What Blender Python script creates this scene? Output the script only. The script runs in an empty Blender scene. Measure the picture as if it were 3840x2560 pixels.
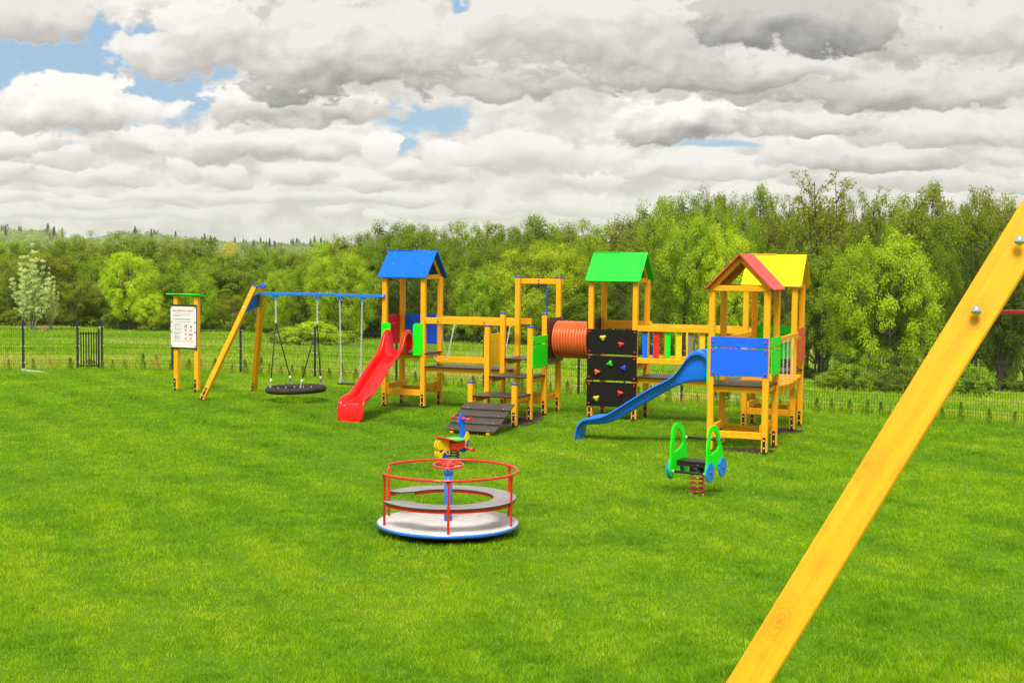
import bpy, bmesh, math, random
import numpy as np
from mathutils import Vector, Matrix
R = math.radians
rnd = random.Random(7)
sc = bpy.context.scene
col = sc.collection
# ------------------------------------------------------------------ camera
F, H = 5020.9, 3.05
CR = Vector((0.999943, 0.000644, 0.010661)); CU = Vector((-0.010680, 0.060277, 0.998125)); CF = Vector((0.0, 0.998181, -0.060280))
EYE = Vector((0, 0, H))
cd = bpy.data.cameras.new('camera'); cam = bpy.data.objects.new('camera', cd); col.objects.link(cam)
cd.sensor_width = 36; cd.lens = F*36/3840; cd.clip_start = .1; cd.clip_end = 20000
cam.matrix_world = Matrix(((CR.x, CU.x, -CF.x, 0), (CR.y, CU.y, -CF.y, 0), (CR.z, CU.z, -CF.z, H), (0, 0, 0, 1)))
sc.camera = cam
def ray(px, py): return CF + CR*((px-1920)/F) - CU*((py-1280)/F)
def at_dist(px, py, y):
    d = ray(px, py); return EYE + d*(y/d.y)
def azel(px, py):
    d = ray(px, py); return d.x/d.y, d.z/d.y
TH = 0.36838649
UX = Vector((math.cos(TH), -math.sin(TH), 0)); VX = Vector((math.sin(TH), math.cos(TH), 0))
def W(u, v, z=0): return UX*u + VX*v + Vector((0, 0, z))
# ------------------------------------------------------------------ ground height
FENCE = [(-60, 38), (-16, 36.2), (-13.1, 35.8), (-11.8, 36.3), (-11.2, 36.5), (-9.2, 36.2), (-7.27, 35.8), (-5.1, 34.6), (-2.88, 33.37), (-.67, 32.13), (1.55, 30.9), (3.74, 29.3), (5.9, 28.0), (8.3, 26.75), (10.5, 25.55), (12.5, 24.5), (14.7, 23.3), (60, 0)]
fx = np.array([p[0] for p in FENCE], float); fy = np.array([p[1] for p in FENCE], float)
def sm(a, b, x):
    t = np.clip((x-a)/(b-a), 0, 1); return t*t*(3-2*t)
g1 = W(-12, 22.6); g2 = W(-9.1, 24.8); g3 = W(-7.1, 21.8)
def ground(x, y):
    x = np.asarray(x, float); y = np.asarray(y, float)
    yf = np.interp(x, fx, fy)
    z = -.06*np.exp(-((x-g1.x)**2+(y-g1.y)**2)/1.2) + .075*np.exp(-((x-g2.x)**2+(y-g2.y)**2)/1.0) + .03*np.exp(-((x-g3.x)**2+(y-g3.y)**2)/.5)
    z = z + .012*np.sin(x*1.3+.5*y)*np.sin(y*1.1-.4*x)*sm(5, 12, y)
    z = z + .62*(1-sm(3.6, 8.6, y))
    a = x/np.maximum(y, 5)
    s = np.where(a < 0, .031+.006*sm(-.35, 0, a), .037+.025*sm(0, .3, a))
    dd = np.clip(y-yf, 0, None)
    fall = .1*sm(0, .5, dd) + s*np.minimum(dd, 75)
    fall = fall + .12*np.sin(x*.21+1)*np.sin(y*.17)*sm(4, 20, dd)
    z = z - fall
    hillh = 24*(1-.42*sm(-.24, -.12, a)) - 6*sm(-.12, .2, a)
    z = z + hillh*sm(170, 760, y)
    return z
def G(x, y): return float(ground(x, y))
# ------------------------------------------------------------------ node helpers
def newmat(name):
    m = bpy.data.materials.new(name); m.use_nodes = True
    nt = m.node_tree; b = nt.nodes['Principled BSDF']
    return m, nt, b
def nd(nt, typ, **kw):
    n = nt.nodes.new(typ)
    for k, v in kw.items(): setattr(n, k, v)
    return n
def mixcol(nt, fac, a, b):
    n = nd(nt, 'ShaderNodeMix', data_type='RGBA')
    for s, v in ((n.inputs[0], fac), (n.inputs[6], a), (n.inputs[7], b)):
        if hasattr(v, 'is_linked'): nt.links.new(v, s)
        elif isinstance(v, (tuple, list)): s.default_value = (*v[:3], 1)
        else: s.default_value = v
    return n.outputs[2]
def ramp(nt, src, stops):
    n = nd(nt, 'ShaderNodeValToRGB'); e = n.color_ramp.elements
    while len(e) < len(stops): e.new(.5)
    for i, (p, c) in enumerate(stops):
        e[i].position = p; e[i].color = (*c[:3], 1) if isinstance(c, (tuple, list)) else (c, c, c, 1)
    nt.links.new(src, n.inputs[0]); return n.outputs[0]
def noise(nt, vec, scale, detail=4, rough=.5, out=0):
    n = nd(nt, 'ShaderNodeTexNoise'); n.inputs['Scale'].default_value = scale; n.inputs['Detail'].default_value = detail
    n.inputs['Roughness'].default_value = rough
    if vec is not None: nt.links.new(vec, n.inputs['Vector'])
    return n.outputs[out]
def mapping(nt, vec, scale):
    n = nd(nt, 'ShaderNodeMapping'); n.inputs['Scale'].default_value = scale; nt.links.new(vec, n.inputs[0]); return n.outputs[0]
def objco(nt): return nd(nt, 'ShaderNodeTexCoord').outputs['Object']
def bump(nt, b, h, strength, dist=.01):
    n = nd(nt, 'ShaderNodeBump'); n.inputs['Strength'].default_value = strength; n.inputs['Distance'].default_value = dist
    nt.links.new(h, n.inputs['Height']); nt.links.new(n.outputs[0], b.inputs['Normal'])
MATS = {}
def paint(name, c, rough=.4, var=.12, metallic=0, scale=6, bumpy=.05, spec=.5, coat=0):
    m, nt, b = newmat(name); co = objco(nt)
    n1 = noise(nt, co, scale, 5, .6)
    dark = tuple(x*(1-var) for x in c); lite = tuple(min(1, x*(1+var*.7)) for x in c)
    c1 = ramp(nt, n1, [(.3, dark), (.7, lite)])
    nt.links.new(c1, b.inputs['Base Color'])
    n2 = noise(nt, co, scale*9, 3)
    r = nd(nt, 'ShaderNodeMapRange'); r.inputs[3].default_value = rough*.75; r.inputs[4].default_value = min(1, rough*1.3)
    nt.links.new(n2, r.inputs[0]); nt.links.new(r.outputs[0], b.inputs['Roughness'])
    b.inputs['Metallic'].default_value = metallic; b.inputs['Specular IOR Level'].default_value = spec
    b.inputs['Coat Weight'].default_value = coat
    if bumpy: bump(nt, b, noise(nt, co, 140, 3), bumpy, .004)
    MATS[name] = m; return m
def wood(name, axis, c=(.93, .41, .005)):
    m, nt, b = newmat(name); co = objco(nt)
    s = [9, 9, 9]; s['xyz'.index(axis)] = .55
    g = noise(nt, mapping(nt, co, s), 5, 6, .65)
    s2 = [40, 40, 40]; s2['xyz'.index(axis)] = 1.2
    g2 = noise(nt, mapping(nt, co, s2), 4, 4, .6)
    base = ramp(nt, g, [(.28, (c[0]*.92, c[1]*.84, c[2]*.8)), (.5, c), (.72, (min(1, c[0]*1.04), c[1]*1.08, c[2]*1.4))])
    fine = ramp(nt, g2, [(.35, .90), (.6, 1)])
    mul = nd(nt, 'ShaderNodeMix', data_type='RGBA', blend_type='MULTIPLY'); mul.inputs[0].default_value = .8
    nt.links.new(base, mul.inputs[6]); nt.links.new(fine, mul.inputs[7])
    s3 = [5.5, 5.5, 5.5]; s3['xyz'.index(axis)] = 1.9
    vo = nd(nt, 'ShaderNodeTexVoronoi'); vo.inputs['Scale'].default_value = 1.6; nt.links.new(mapping(nt, co, s3), vo.inputs['Vector'])
    wv = nd(nt, 'ShaderNodeMath', operation='SINE'); mm = nd(nt, 'ShaderNodeMath', operation='MULTIPLY'); mm.inputs[1].default_value = 95
    nt.links.new(vo.outputs['Distance'], mm.inputs[0]); nt.links.new(mm.outputs[0], wv.inputs[0])
    near = ramp(nt, vo.outputs['Distance'], [(.045, 1.0), (.17, 0.0)])
    ringm = nd(nt, 'ShaderNodeMath', operation='MULTIPLY_ADD'); ringm.inputs[1].default_value = .35; ringm.inputs[2].default_value = .55
    nt.links.new(wv.outputs[0], ringm.inputs[0])
    kf = nd(nt, 'ShaderNodeMath', operation='MULTIPLY'); nt.links.new(near, kf.inputs[0]); nt.links.new(ringm.outputs[0], kf.inputs[1])
    kk = mixcol(nt, kf.outputs[0], mul.outputs[2], (c[0]*.52, c[1]*.36, c[2]*.8))
    nt.links.new(kk, b.inputs['Base Color'])
    b.inputs['Roughness'].default_value = .55; b.inputs['Specular IOR Level'].default_value = .25
    bump(nt, b, g2, .18, .004)
    MATS[name] = m; return m
for ax in 'xyz': wood('stained_wood_'+ax, ax)
paint('blue_panel', (.010, .13, .86), .5, spec=.25, var=.05)
paint('light_blue_panel', (.012, .22, .78), .4)
paint('blue_roof', (.005, .125, .66), .65, spec=.12, var=.05)
paint('deep_blue', (.012, .07, .55), .4)
paint('red_panel', (.72, .012, .012), .4)
paint('orange_red_panel', (.75, .035, .008), .42)
paint('roof_red', (.62, .06, .045), .5, spec=.4)
paint('green_panel', (.004, .86, .006), .5, spec=.25, var=.05)
paint('green_roof', (.022, .70, .04), .65, spec=.15, var=.05)
paint('mint_green', (.12, .72, .12), .4)
paint('yellow_panel', (.88, .54, .005), .5, spec=.25, var=.05)
paint('yellow_roof', (.88, .58, .006), .65, spec=.15, var=.04)
paint('gray_panel', (.20, .18, .16), .45)
paint('red_paint', (.68, .010, .008), .3, coat=.3)
paint('dull_red_paint', (.45, .012, .015), .3, coat=.3)
paint('red_plastic', (.82, .008, .006), .26, var=.05, coat=.12, bumpy=.02, spec=.35)
paint('blue_plastic', (.010, .17, .86), .3, var=.05, coat=.12, bumpy=.02, spec=.35)
paint('tunnel_plastic', (.68, .13, .030), .3, var=.12, coat=.2)
paint('red_cap', (.55, .008, .03), .3, bumpy=0)
paint('blue_cap', (.012, .06, .52), .35, bumpy=0)
paint('green_cap', (.01, .5, .02), .35, bumpy=0)
paint('blue_paint', (.010, .17, .66), .32, coat=.2)
paint('black_board', (.008, .007, .006), .6, var=.25, spec=.22)
paint('brown_board', (.026, .017, .013), .42, var=.3)
paint('deck_board', (.050, .038, .031), .4, var=.25, spec=.5)
paint('board_edge', (.012, .009, .007), .6, spec=.2)
paint('black_metal', (.010, .010, .011), .4, var=.2)
paint('black_rubber', (.012, .011, .010), .6, var=.3)
paint('wound_rope', (.026, .020, .016), .75, var=.35)
paint('galvanised', (.74, .74, .74), .4, metallic=.3, var=.2)
paint('chrome', (.75, .75, .77), .12, metallic=1, var=.03, bumpy=0)
paint('white_board', (.80, .80, .80), .4, var=.03)
paint('print_red', (.62, .03, .03), .6, var=.03, bumpy=0)
paint('print_black', (.03, .03, .035), .6, var=.03, bumpy=0)
paint('print_pink', (.75, .35, .33), .6, var=.03, bumpy=0)
paint('print_gray', (.45, .45, .45), .6, var=.03, bumpy=0)
paint('fence_steel', (.022, .026, .030), .45, var=.2)
paint('fence_wire', (.014, .018, .017), .5, var=.2, bumpy=0)
paint('hold_orange', (.72, .10, .01), .4); paint('hold_yellow', (.75, .52, .01), .4); paint('hold_green', (.03, .55, .02), .4)
paint('hold_red', (.6, .015, .02), .4); paint('hold_blue', (.012, .06, .6), .4)
paint('white_plastic', (.42, .40, .38), .5, var=.15)
paint('concrete', (.33, .31, .29), .9, var=.25, scale=14)
paint('mound_earth', (.22, .13, .06), .95, var=.4, scale=5, bumpy=.4)
def checker():
    m, nt, b = newmat('tread_plate'); co = objco(nt)
    a = mapping(nt, co, (1, 1, 1))
    mp = nd(nt, 'ShaderNodeMapping'); mp.inputs['Rotation'].default_value = (0, 0, R(38)); nt.links.new(a, mp.inputs[0])
    w1 = nd(nt, 'ShaderNodeTexBrick'); w1.inputs['Scale'].default_value = 17; w1.inputs['Mortar Size'].default_value = .05; w1.inputs['Mortar Smooth'].default_value = .8
    w1.offset = .5; w1.inputs['Color1'].default_value = (1, 1, 1, 1); w1.inputs['Color2'].default_value = (.85, .85, .85, 1); w1.inputs['Mortar'].default_value = (.0, .0, .0, 1)
    nt.links.new(mp.outputs[0], w1.inputs[0])
    n1 = noise(nt, co, 4, 5, .65)
    dirt = ramp(nt, n1, [(.3, (.66, .63, .60)), (.62, (.88, .87, .85))])
    mul = nd(nt, 'ShaderNodeMix', data_type='RGBA', blend_type='MULTIPLY'); mul.inputs[0].default_value = .42
    nt.links.new(dirt, mul.inputs[6]); nt.links.new(w1.outputs[0], mul.inputs[7])
    nt.links.new(mul.outputs[2], b.inputs['Base Color']); b.inputs['Roughness'].default_value = .45; b.inputs['Metallic'].default_value = .25
    bump(nt, b, w1.outputs[0], .6, .006); MATS['tread_plate'] = m
checker()
# ------------------------------------------------------------------ mesh builder
class MB:
    def __init__(s, origin=(0, 0, 0)):
        s.bm = bmesh.new(); s.o = Vector(origin); s.mats = []; s.mi = 0
    def mat(s, name):
        if name not in s.mats: s.mats.append(name)
        s.mi = s.mats.index(name); return s
    def _f(s, fs, smooth=False):
        for f in fs: f.material_index = s.mi; f.smooth = smooth
    def box(s, x0, x1, y0, y1, z0, z1, bev=.006, M=None):
        g = bmesh.ops.create_cube(s.bm, size=1); vs = g['verts']
        T = Matrix.Translation(((x0+x1)/2, (y0+y1)/2, (z0+z1)/2)) @ Matrix.Diagonal((abs(x1-x0), abs(y1-y0), abs(z1-z0), 1))
        if M is not None: T = M @ T
        bmesh.ops.transform(s.bm, matrix=T, verts=vs)
        fs = list({f for v in vs for f in v.link_faces}); s._f(fs)
        if bev > 0:
            r = bmesh.ops.bevel(s.bm, geom=list({e for v in vs for e in v.link_edges}), offset=bev, segments=1, affect='EDGES', profile=.5)
            s._f(r['faces'])
        return s
    def beam(s, p0, p1, w, h, up=(0, 0, 1), bev=.006):
        p0 = Vector(p0); p1 = Vector(p1); d = p1-p0; L = d.length; z = d/L
        x = Vector(up).cross(z)
        if x.length < 1e-5: x = Vector((1, 0, 0))
        x.normalize(); y = z.cross(x)
        M = Matrix(((x.x, y.x, z.x, p0.x), (x.y, y.y, z.y, p0.y), (x.z, y.z, z.z, p0.z), (0, 0, 0, 1)))
        return s.box(-w/2, w/2, -h/2, h/2, 0, L, bev, M)
    def tube(s, pts, r, seg=8, closed=False, cap=True):
        pts = [Vector(p) for p in pts]; n = len(pts); rings = []
        prev = None
        for i, p in enumerate(pts):
            if closed: t = pts[(i+1) % n]-pts[i-1]
            else: t = pts[min(i+1, n-1)]-pts[max(i-1, 0)]
            t.normalize()
            if prev is None:
                a = Vector((0, 0, 1)) if abs(t.z) < .9 else Vector((1, 0, 0))
                x = a.cross(t).normalized()
            else:
                x = (prev - t*prev.dot(t)).normalized()
            prev = x; y = t.cross(x)
            rr = r[i] if isinstance(r, (list, tuple)) else r
            rings.append([s.bm.verts.new(p + x*math.cos(2*math.pi*k/seg)*rr + y*math.sin(2*math.pi*k/seg)*rr) for k in range(seg)])
        fs = []
        for i in range(n if closed else n-1):
            a, b = rings[i], rings[(i+1) % n]
            sh = 0
            if closed and i == n-1:
                sh = min(range(seg), key=lambda k: (a[0].co-b[k].co).length)
            for k in range(seg): fs.append(s.bm.faces.new((a[k], a[(k+1) % seg], b[(k+1+sh) % seg], b[(k+sh) % seg])))
        s._f(fs, True)
        if cap and not closed:
            s._f([s.bm.faces.new(rings[0][::-1]), s.bm.faces.new(rings[-1])])
        return s
    def cyl(s, p0, p1, r, seg=16, r1=None):
        return s.tube([p0, p1], [r, r if r1 is None else r1], seg)
    def lathe(s, prof, c, seg=32, M=None):
        c = Vector(c); rings = []
        for (r, z) in prof:
            ring = []
            for k in range(seg):
                a = 2*math.pi*k/seg; p = Vector((r*math.cos(a), r*math.sin(a), z))
                if M is not None: p = M @ p
                ring.append(s.bm.verts.new(c+p))
            rings.append(ring)
        fs = []
        for a, b in zip(rings, rings[1:]):
            for k in range(seg): fs.append(s.bm.faces.new((a[k], a[(k+1) % seg], b[(k+1) % seg], b[k])))
        s._f(fs, True)
        s._f([s.bm.faces.new(rings[0][::-1]), s.bm.faces.new(rings[-1])])
        return s
    def dome(s, p, n, r, squash=.6):
        n = Vector(n).normalized(); q = n.to_track_quat('Z', 'Y').to_matrix()
        prof = [(r, -.002), (r, r*.12), (r*.87, r*.5*squash+r*.12), (r*.5, r*.87*squash+r*.12), (r*.08, r*squash+r*.12)]
        return s.lathe(prof, p, 12, q)
    def plate(s, outline, o, ax, ay, thick, hole=None, bev=0):
        o = Vector(o); ax = Vector(ax).normalized(); ay = Vector(ay).normalized(); an = ax.cross(ay)
        def mk(h): return [[s.bm.verts.new(o+ax*p[0]+ay*p[1]+an*h) for p in L] for L in ([outline]+([hole] if hole else []))]
        A, B = mk(-thick/2), mk(thick/2); fs = []
        for loops in (A, B):
            es = []
            for L in loops:
                for i in range(len(L)): es.append(s.bm.edges.new((L[i], L[(i+1) % len(L)])))
            if hole:
                r = bmesh.ops.triangle_fill(s.bm, use_beauty=True, edges=es, normal=an)
                fs += [g for g in r['geom'] if isinstance(g, bmesh.types.BMFace)]
            else: fs.append(s.bm.faces.new(loops[0]))
        for la, lb in zip(A, B):
            for i in range(len(la)): fs.append(s.bm.faces.new((la[i], la[(i+1) % len(la)], lb[(i+1) % len(lb)], lb[i])))
        s._f(fs)
        return s
    def chain(s, p0, p1, link=.038, r=.0047, w=.0115):
        p0 = Vector(p0); p1 = Vector(p1); d = p1-p0; n = max(2, int(d.length/(link*.72))); t = d.normalized()
        a = Vector((0, 0, 1)) if abs(t.z) < .9 else Vector((1, 0, 0)); x = a.cross(t).normalized(); y = t.cross(x)
        for i in range(n):
            c = p0 + d*((i+.5)/n); e = x if i % 2 else y; pts = []
            for k in range(8):
                an = 2*math.pi*k/8; pts.append(c + t*math.sin(an)*link/2 + e*math.cos(an)*w)
            s.tube(pts, r, 4, closed=True)
        return s
    def build(s, name, mat=None, parent=None, origin=None):
        bm = s.bm; bmesh.ops.recalc_face_normals(bm, faces=bm.faces)
        o = Vector(origin) if origin is not None else s.o
        me = bpy.data.meshes.new(name)
        if o.length: bmesh.ops.translate(bm, vec=-o, verts=bm.verts)
        bm.to_mesh(me); bm.free()
        for m in (s.mats or [mat]): me.materials.append(MATS[m])
        ob = bpy.data.objects.new(name, me); col.objects.link(ob)
        if parent is not None: ob.parent = parent
        return ob
def tag(o, label=None, cat=None, group=None, kind=None):
    for k, v in (('label', label), ('category', cat), ('group', group), ('kind', kind)):
        if v: o[k] = v
    return o
def empty(name, loc=(0, 0, 0), rz=0, parent=None):
    o = bpy.data.objects.new(name, None); col.objects.link(o); o.location = loc; o.rotation_euler = (0, 0, rz)
    o.empty_display_size = .2
    if parent is not None: o.parent = parent
    return o
# ------------------------------------------------------------------ climbing structure (local frame: x = u, y = v)
OU, OV = -8.0, 24.0
play = empty('play_structure', W(OU, OV, 0), -TH)
tag(play, 'large wooden climbing playset with towers, coloured roofs, two slides, bridges and swing beam', 'playground set')
PO = Vector((OU, OV, 0))
def gz(u, v):
    p = W(u, v); return G(p.x, p.y)
class TW:                      # one part of the playset: an Empty that carries its sub-parts
    def __init__(s, name, u, v, label=None):
        s.o = Vector((u, v, 0)); s.e = empty(name, s.o-PO, 0, play)
        if label: s.e['label'] = label
    def mb(s): return MB(s.o)
def bolts(m, pts, n, r=.017, mat='red_cap'):
    m.mat(mat)
    for p in pts: m.dome(p, n, r, 1.0)
def post(t, u, v, top, cap=None, w=.10, foot=True, base=None, front=(0, -1)):
    g = (gz(u, v) if base is None else base)+.035
    m = t.mb().mat('stained_wood_z').box(u-w/2, u+w/2, v-w/2, v+w/2, g, top, .011)
    m.build('post', None, t.e)
    if foot:
        m = t.mb().mat('black_metal').box(u-.023, u+.023, v-w/2-.008, v-w/2+.004, g-.07, g+.25, .003)
        m.box(u-.02, u+.02, v-w/2+.02, v+.02, g-.1, g+.01, .002)
        m.mat('galvanised')
        for dz in (.075, .195): m.dome((u, v-w/2-.008, g+dz), (0, -1, 0), .014)
        m.build('foot_bracket', None, t.e)
    if cap:
        m = t.mb().mat(cap).box(u-w/2-.007, u+w/2+.007, v-w/2-.007, v+w/2+.007, top-.012, top+.022, .009)
        m.mat('stained_wood_z').dome((u, v, top+.022), (0, 0, 1), .014); m.build('post_cap', None, t.e)
def rail(t, p0, p1, h=.12, w=.045, name='rail', bz=()):
    d = Vector(p1)-Vector(p0); ax = 'x' if abs(d.x) > abs(d.y) else 'y'
    if abs(d.z) > max(abs(d.x), abs(d.y)): ax = 'z'
    m = t.mb().mat('stained_wood_'+ax).beam(p0, p1, h if False else w, h, (1, 0, 0) if abs(d.z) > .9*d.length else (0, 0, 1))
    return m, name
def hrail(t, u0, v0, u1, v1, zb, zt, w=.045, name='rail', extra=None):
    zm = (zb+zt)/2; d = Vector((u1-u0, v1-v0, 0)); ax = 'x' if abs(d.x) > abs(d.y) else 'y'
    m = t.mb().mat('stained_wood_'+ax)
    m.beam((u0, v0, zm), (u1, v1, zm), w, zt-zb, (0, 0, 1), .007)
    # beam(): w is across, h is along the up axis
    if extra: extra(m)
    return m.build(name, None, t.e)
def deck(t, u0, u1, v0, v1, z, splits=1, axis='x', name='deck', frame=True, cross=True):
    m = t.mb().mat('board_edge').box(u0+.002, u1-.002, v0-.0015, v1+.0015, z-.0195, z-.002, 0).box(u0-.0015, u1+.0015, v0+.002, v1-.002, z-.0192, z-.0022, 0).mat('deck_board')
    for i in range(splits):
        if axis == 'x':
            a = u0+(u1-u0)*i/splits; b = u0+(u1-u0)*(i+1)/splits; m.box(a+.003, b-.003, v0, v1, z-.02, z, .002)
        else:
            a = v0+(v1-v0)*i/splits; b = v0+(v1-v0)*(i+1)/splits; m.box(u0, u1, a+.003, b-.003, z-.02, z, .002)
    ob = m.build(name, None, t.e)
    if frame:
        if not cross:
            for u in (u0+.06, u1-.06): t.mb().mat('stained_wood_y').box(u-.02, u+.02, v0+.06, v1-.06, z-.12, z-.024, .004).build('deck_beam', None, t.e)
            return ob
        m = t.mb().mat('stained_wood_x')
        for v in (v0+.085, v1-.085): m.box(u0+.01, u1-.01, v-.02, v+.02, z-.12, z-.024, .004)
        m.mat('stained_wood_y')
        for u in (u0+.06, u1-.06): m.box(u-.02, u+.02, v0+.108, v1-.108, z-.12, z-.024, .004)
        m.build('deck_frame', None, t.e)
    return ob
def panel_v(t, u0, u1, v, z0, z1, mat, name='panel', caps=True, cap='red_cap', out=-1, th=.016, rnd_=0):
    m = t.mb().mat(mat).box(u0, u1, v-th/2, v+th/2, z0, z1, .004)
    if caps: bolts(m, [(u, v+out*th/2, z) for u in (u0+.045, u1-.045) for z in ((z0+.045, z1-.045) if z1-z0 > .25 else ((z0+z1)/2,))], (0, out, 0), mat=cap)
    return m.build(name, None, t.e)
def panel_u(t, u, v0, v1, z0, z1, mat, name='panel', caps=True, cap='red_cap', out=1, th=.016):
    m = t.mb().mat(mat).box(u-th/2, u+th/2, v0, v1, z0, z1, .004)
    if caps: bolts(m, [(u+out*th/2, v, z) for v in (v0+.045, v1-.045) for z in ((z0+.045, z1-.045) if z1-z0 > .25 else ((z0+z1)/2,))], (out, 0, 0), mat=cap)
    return m.build(name, None, t.e)
def rounded(w, h, rr, corners, n=5):
    """outline of a w x h rectangle from (0,0); rounded corners by index 0..3 counter-clockwise from the origin"""
    pts = []
    for i, (cx, cy, a0) in enumerate(((0, 0, 180), (w, 0, 270), (w, h, 0), (0, h, 90))):
        if i in corners:
            ox = rr if cx == 0 else w-rr; oy = rr if cy == 0 else h-rr
            pts += [(ox+rr*math.cos(R(a0+90*k/n)), oy+rr*math.sin(R(a0+90*k/n))) for k in range(n+1)]
        else: pts.append((cx, cy))
    return pts
def gable(t, axis, c, half, a0, a1, ze, zr, mat, under=None, strip=None):
    """gabled roof: ridge along axis at cross coordinate c, eaves at c +- half, from a0 to a1"""
    under = under or mat
    sl = math.hypot(half, zr-ze); m = t.mb()
    P = (lambda a, b, z: Vector((a, b, z))) if axis == 'x' else (lambda a, b, z: Vector((b, a, z)))
    A = P(1, 0, 0)
    for s in (-1, 1):
        o = P(a0, c+s*half, ze); up = (P(0, -s*half, zr-ze)).normalized()
        pm = t.mb().mat(mat)
        pm.plate(rounded(a1-a0, sl+.004, .05, (0, 1)), o, A, up, .02)
        n = A.cross(up); n = n if n.z > 0 else -n
        pm.mat('galvanised')
        for fx_, fy_ in ((.12, .1), (.5, .09), (.88, .1), (.2, .5), (.8, .5), (.15, .92), (.85, .92)):
            pm.dome(o+A*(fx_*(a1-a0))+up*(fy_*sl)+n*.0105, n, .006, .8)
        pm.build('roof_panel', None, t.e)
    if strip:
        k = t.mb().mat(strip); e = a0+(a1-a0)*.5
        p0, p1 = P(a0, c, zr+.012), P(e, c, zr+.012)
        k.beam(p0, p1, .06, .014, (0, 0, 1), .003); k.build('ridge_strip', None, t.e)
    for a in (a0+.13, a1-.13):
        fr = t.mb()
        fr.mat('stained_wood_'+('y' if axis == 'x' else 'x'))
        fr.beam(P(a, c-half*.8, ze+.02), P(a, c+half*.8, ze+.02), .045, .09)
        for s in (-1, 1): nn_ = P(0, s*(zr-ze), half).normalized()*-.052; fr.beam(P(a, c+s*half*.93, ze+.04)+nn_, P(a, c+s*.03, zr-.03)+nn_, .04, .07, tuple(P(0, s*(zr-ze), half)))
        fr.build('roof_frame', None, t.e)
def low_rails(t, ul, ur, vf, vb, z0, z1, sides='flbr'):
    if 'f' in sides: hrail(t, ul+.05, vf+.0, ur-.05, vf+.0, z0, z1, name='low_rail')
    if 'b' in sides: hrail(t, ul+.05, vb, ur-.05, vb, z0, z1, name='low_rail')
    if 'l' in sides: hrail(t, ul+.075, vf-.03, ul+.075, vb+.05, z0+.115, z1+.115, name='low_rail')
    if 'r' in sides: hrail(t, ur-.075, vf+.05, ur-.075, vb+.05, z0+.115, z1+.115, name='low_rail')

# --- tower with blue roof
T1 = TW('tower', -12.0, 25.32, 'tower with a blue gabled roof beside the red slide')
uL, uR, vF, vB = -12.44, -11.565, 24.91, 25.74
for u in (uL, uR):
    for v in (vF, vB): post(T1, u, v, 2.70)
gable(T1, 'x', 25.325, .535, -12.562, -11.45, 2.675, 3.23, 'blue_roof', strip='deep_blue')
deck(T1, uL-.04, uR+.05, vF-.045, vB+.04, 1.13)
low_rails(T1, uL, uR, vF, vB, .255, .378)
def flank(t, u0, u1, v, z0, z1, mat, corner, capu):
    m = t.mb().mat(mat).plate(rounded(u1-u0, z1-z0, .06, (corner,)), (u0, v, z0), (1, 0, 0), (0, 0, 1), .016)
    bolts(m, [(capu, v-.008, z) for z in (z0+.045, z1-.05)], (0, -1, 0)); return m.build('panel', None, t.e)
a = flank(T1, -12.494, -12.285, 24.852, 1.09, 1.745, 'green_panel', 2, -12.45)
b = flank(T1, -11.77, -11.55, 24.852, 1.09, 1.745, 'green_panel', 3, -11.59)
a['label'] = b['label'] = 'green panel with one rounded corner beside the red slide'
for z0, z1 in ((1.725, 1.89), (1.27, 1.71)):
    panel_u(T1, uL-.06, vF-.04, vB+.04, z0, z1, 'red_panel', out=-1)['label'] = 'red side panel'
    panel_v(T1, uL-.05, uR+.05, vB+.06, z0, z1+.008, 'blue_panel', out=1)['label'] = 'blue back panel'

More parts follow.
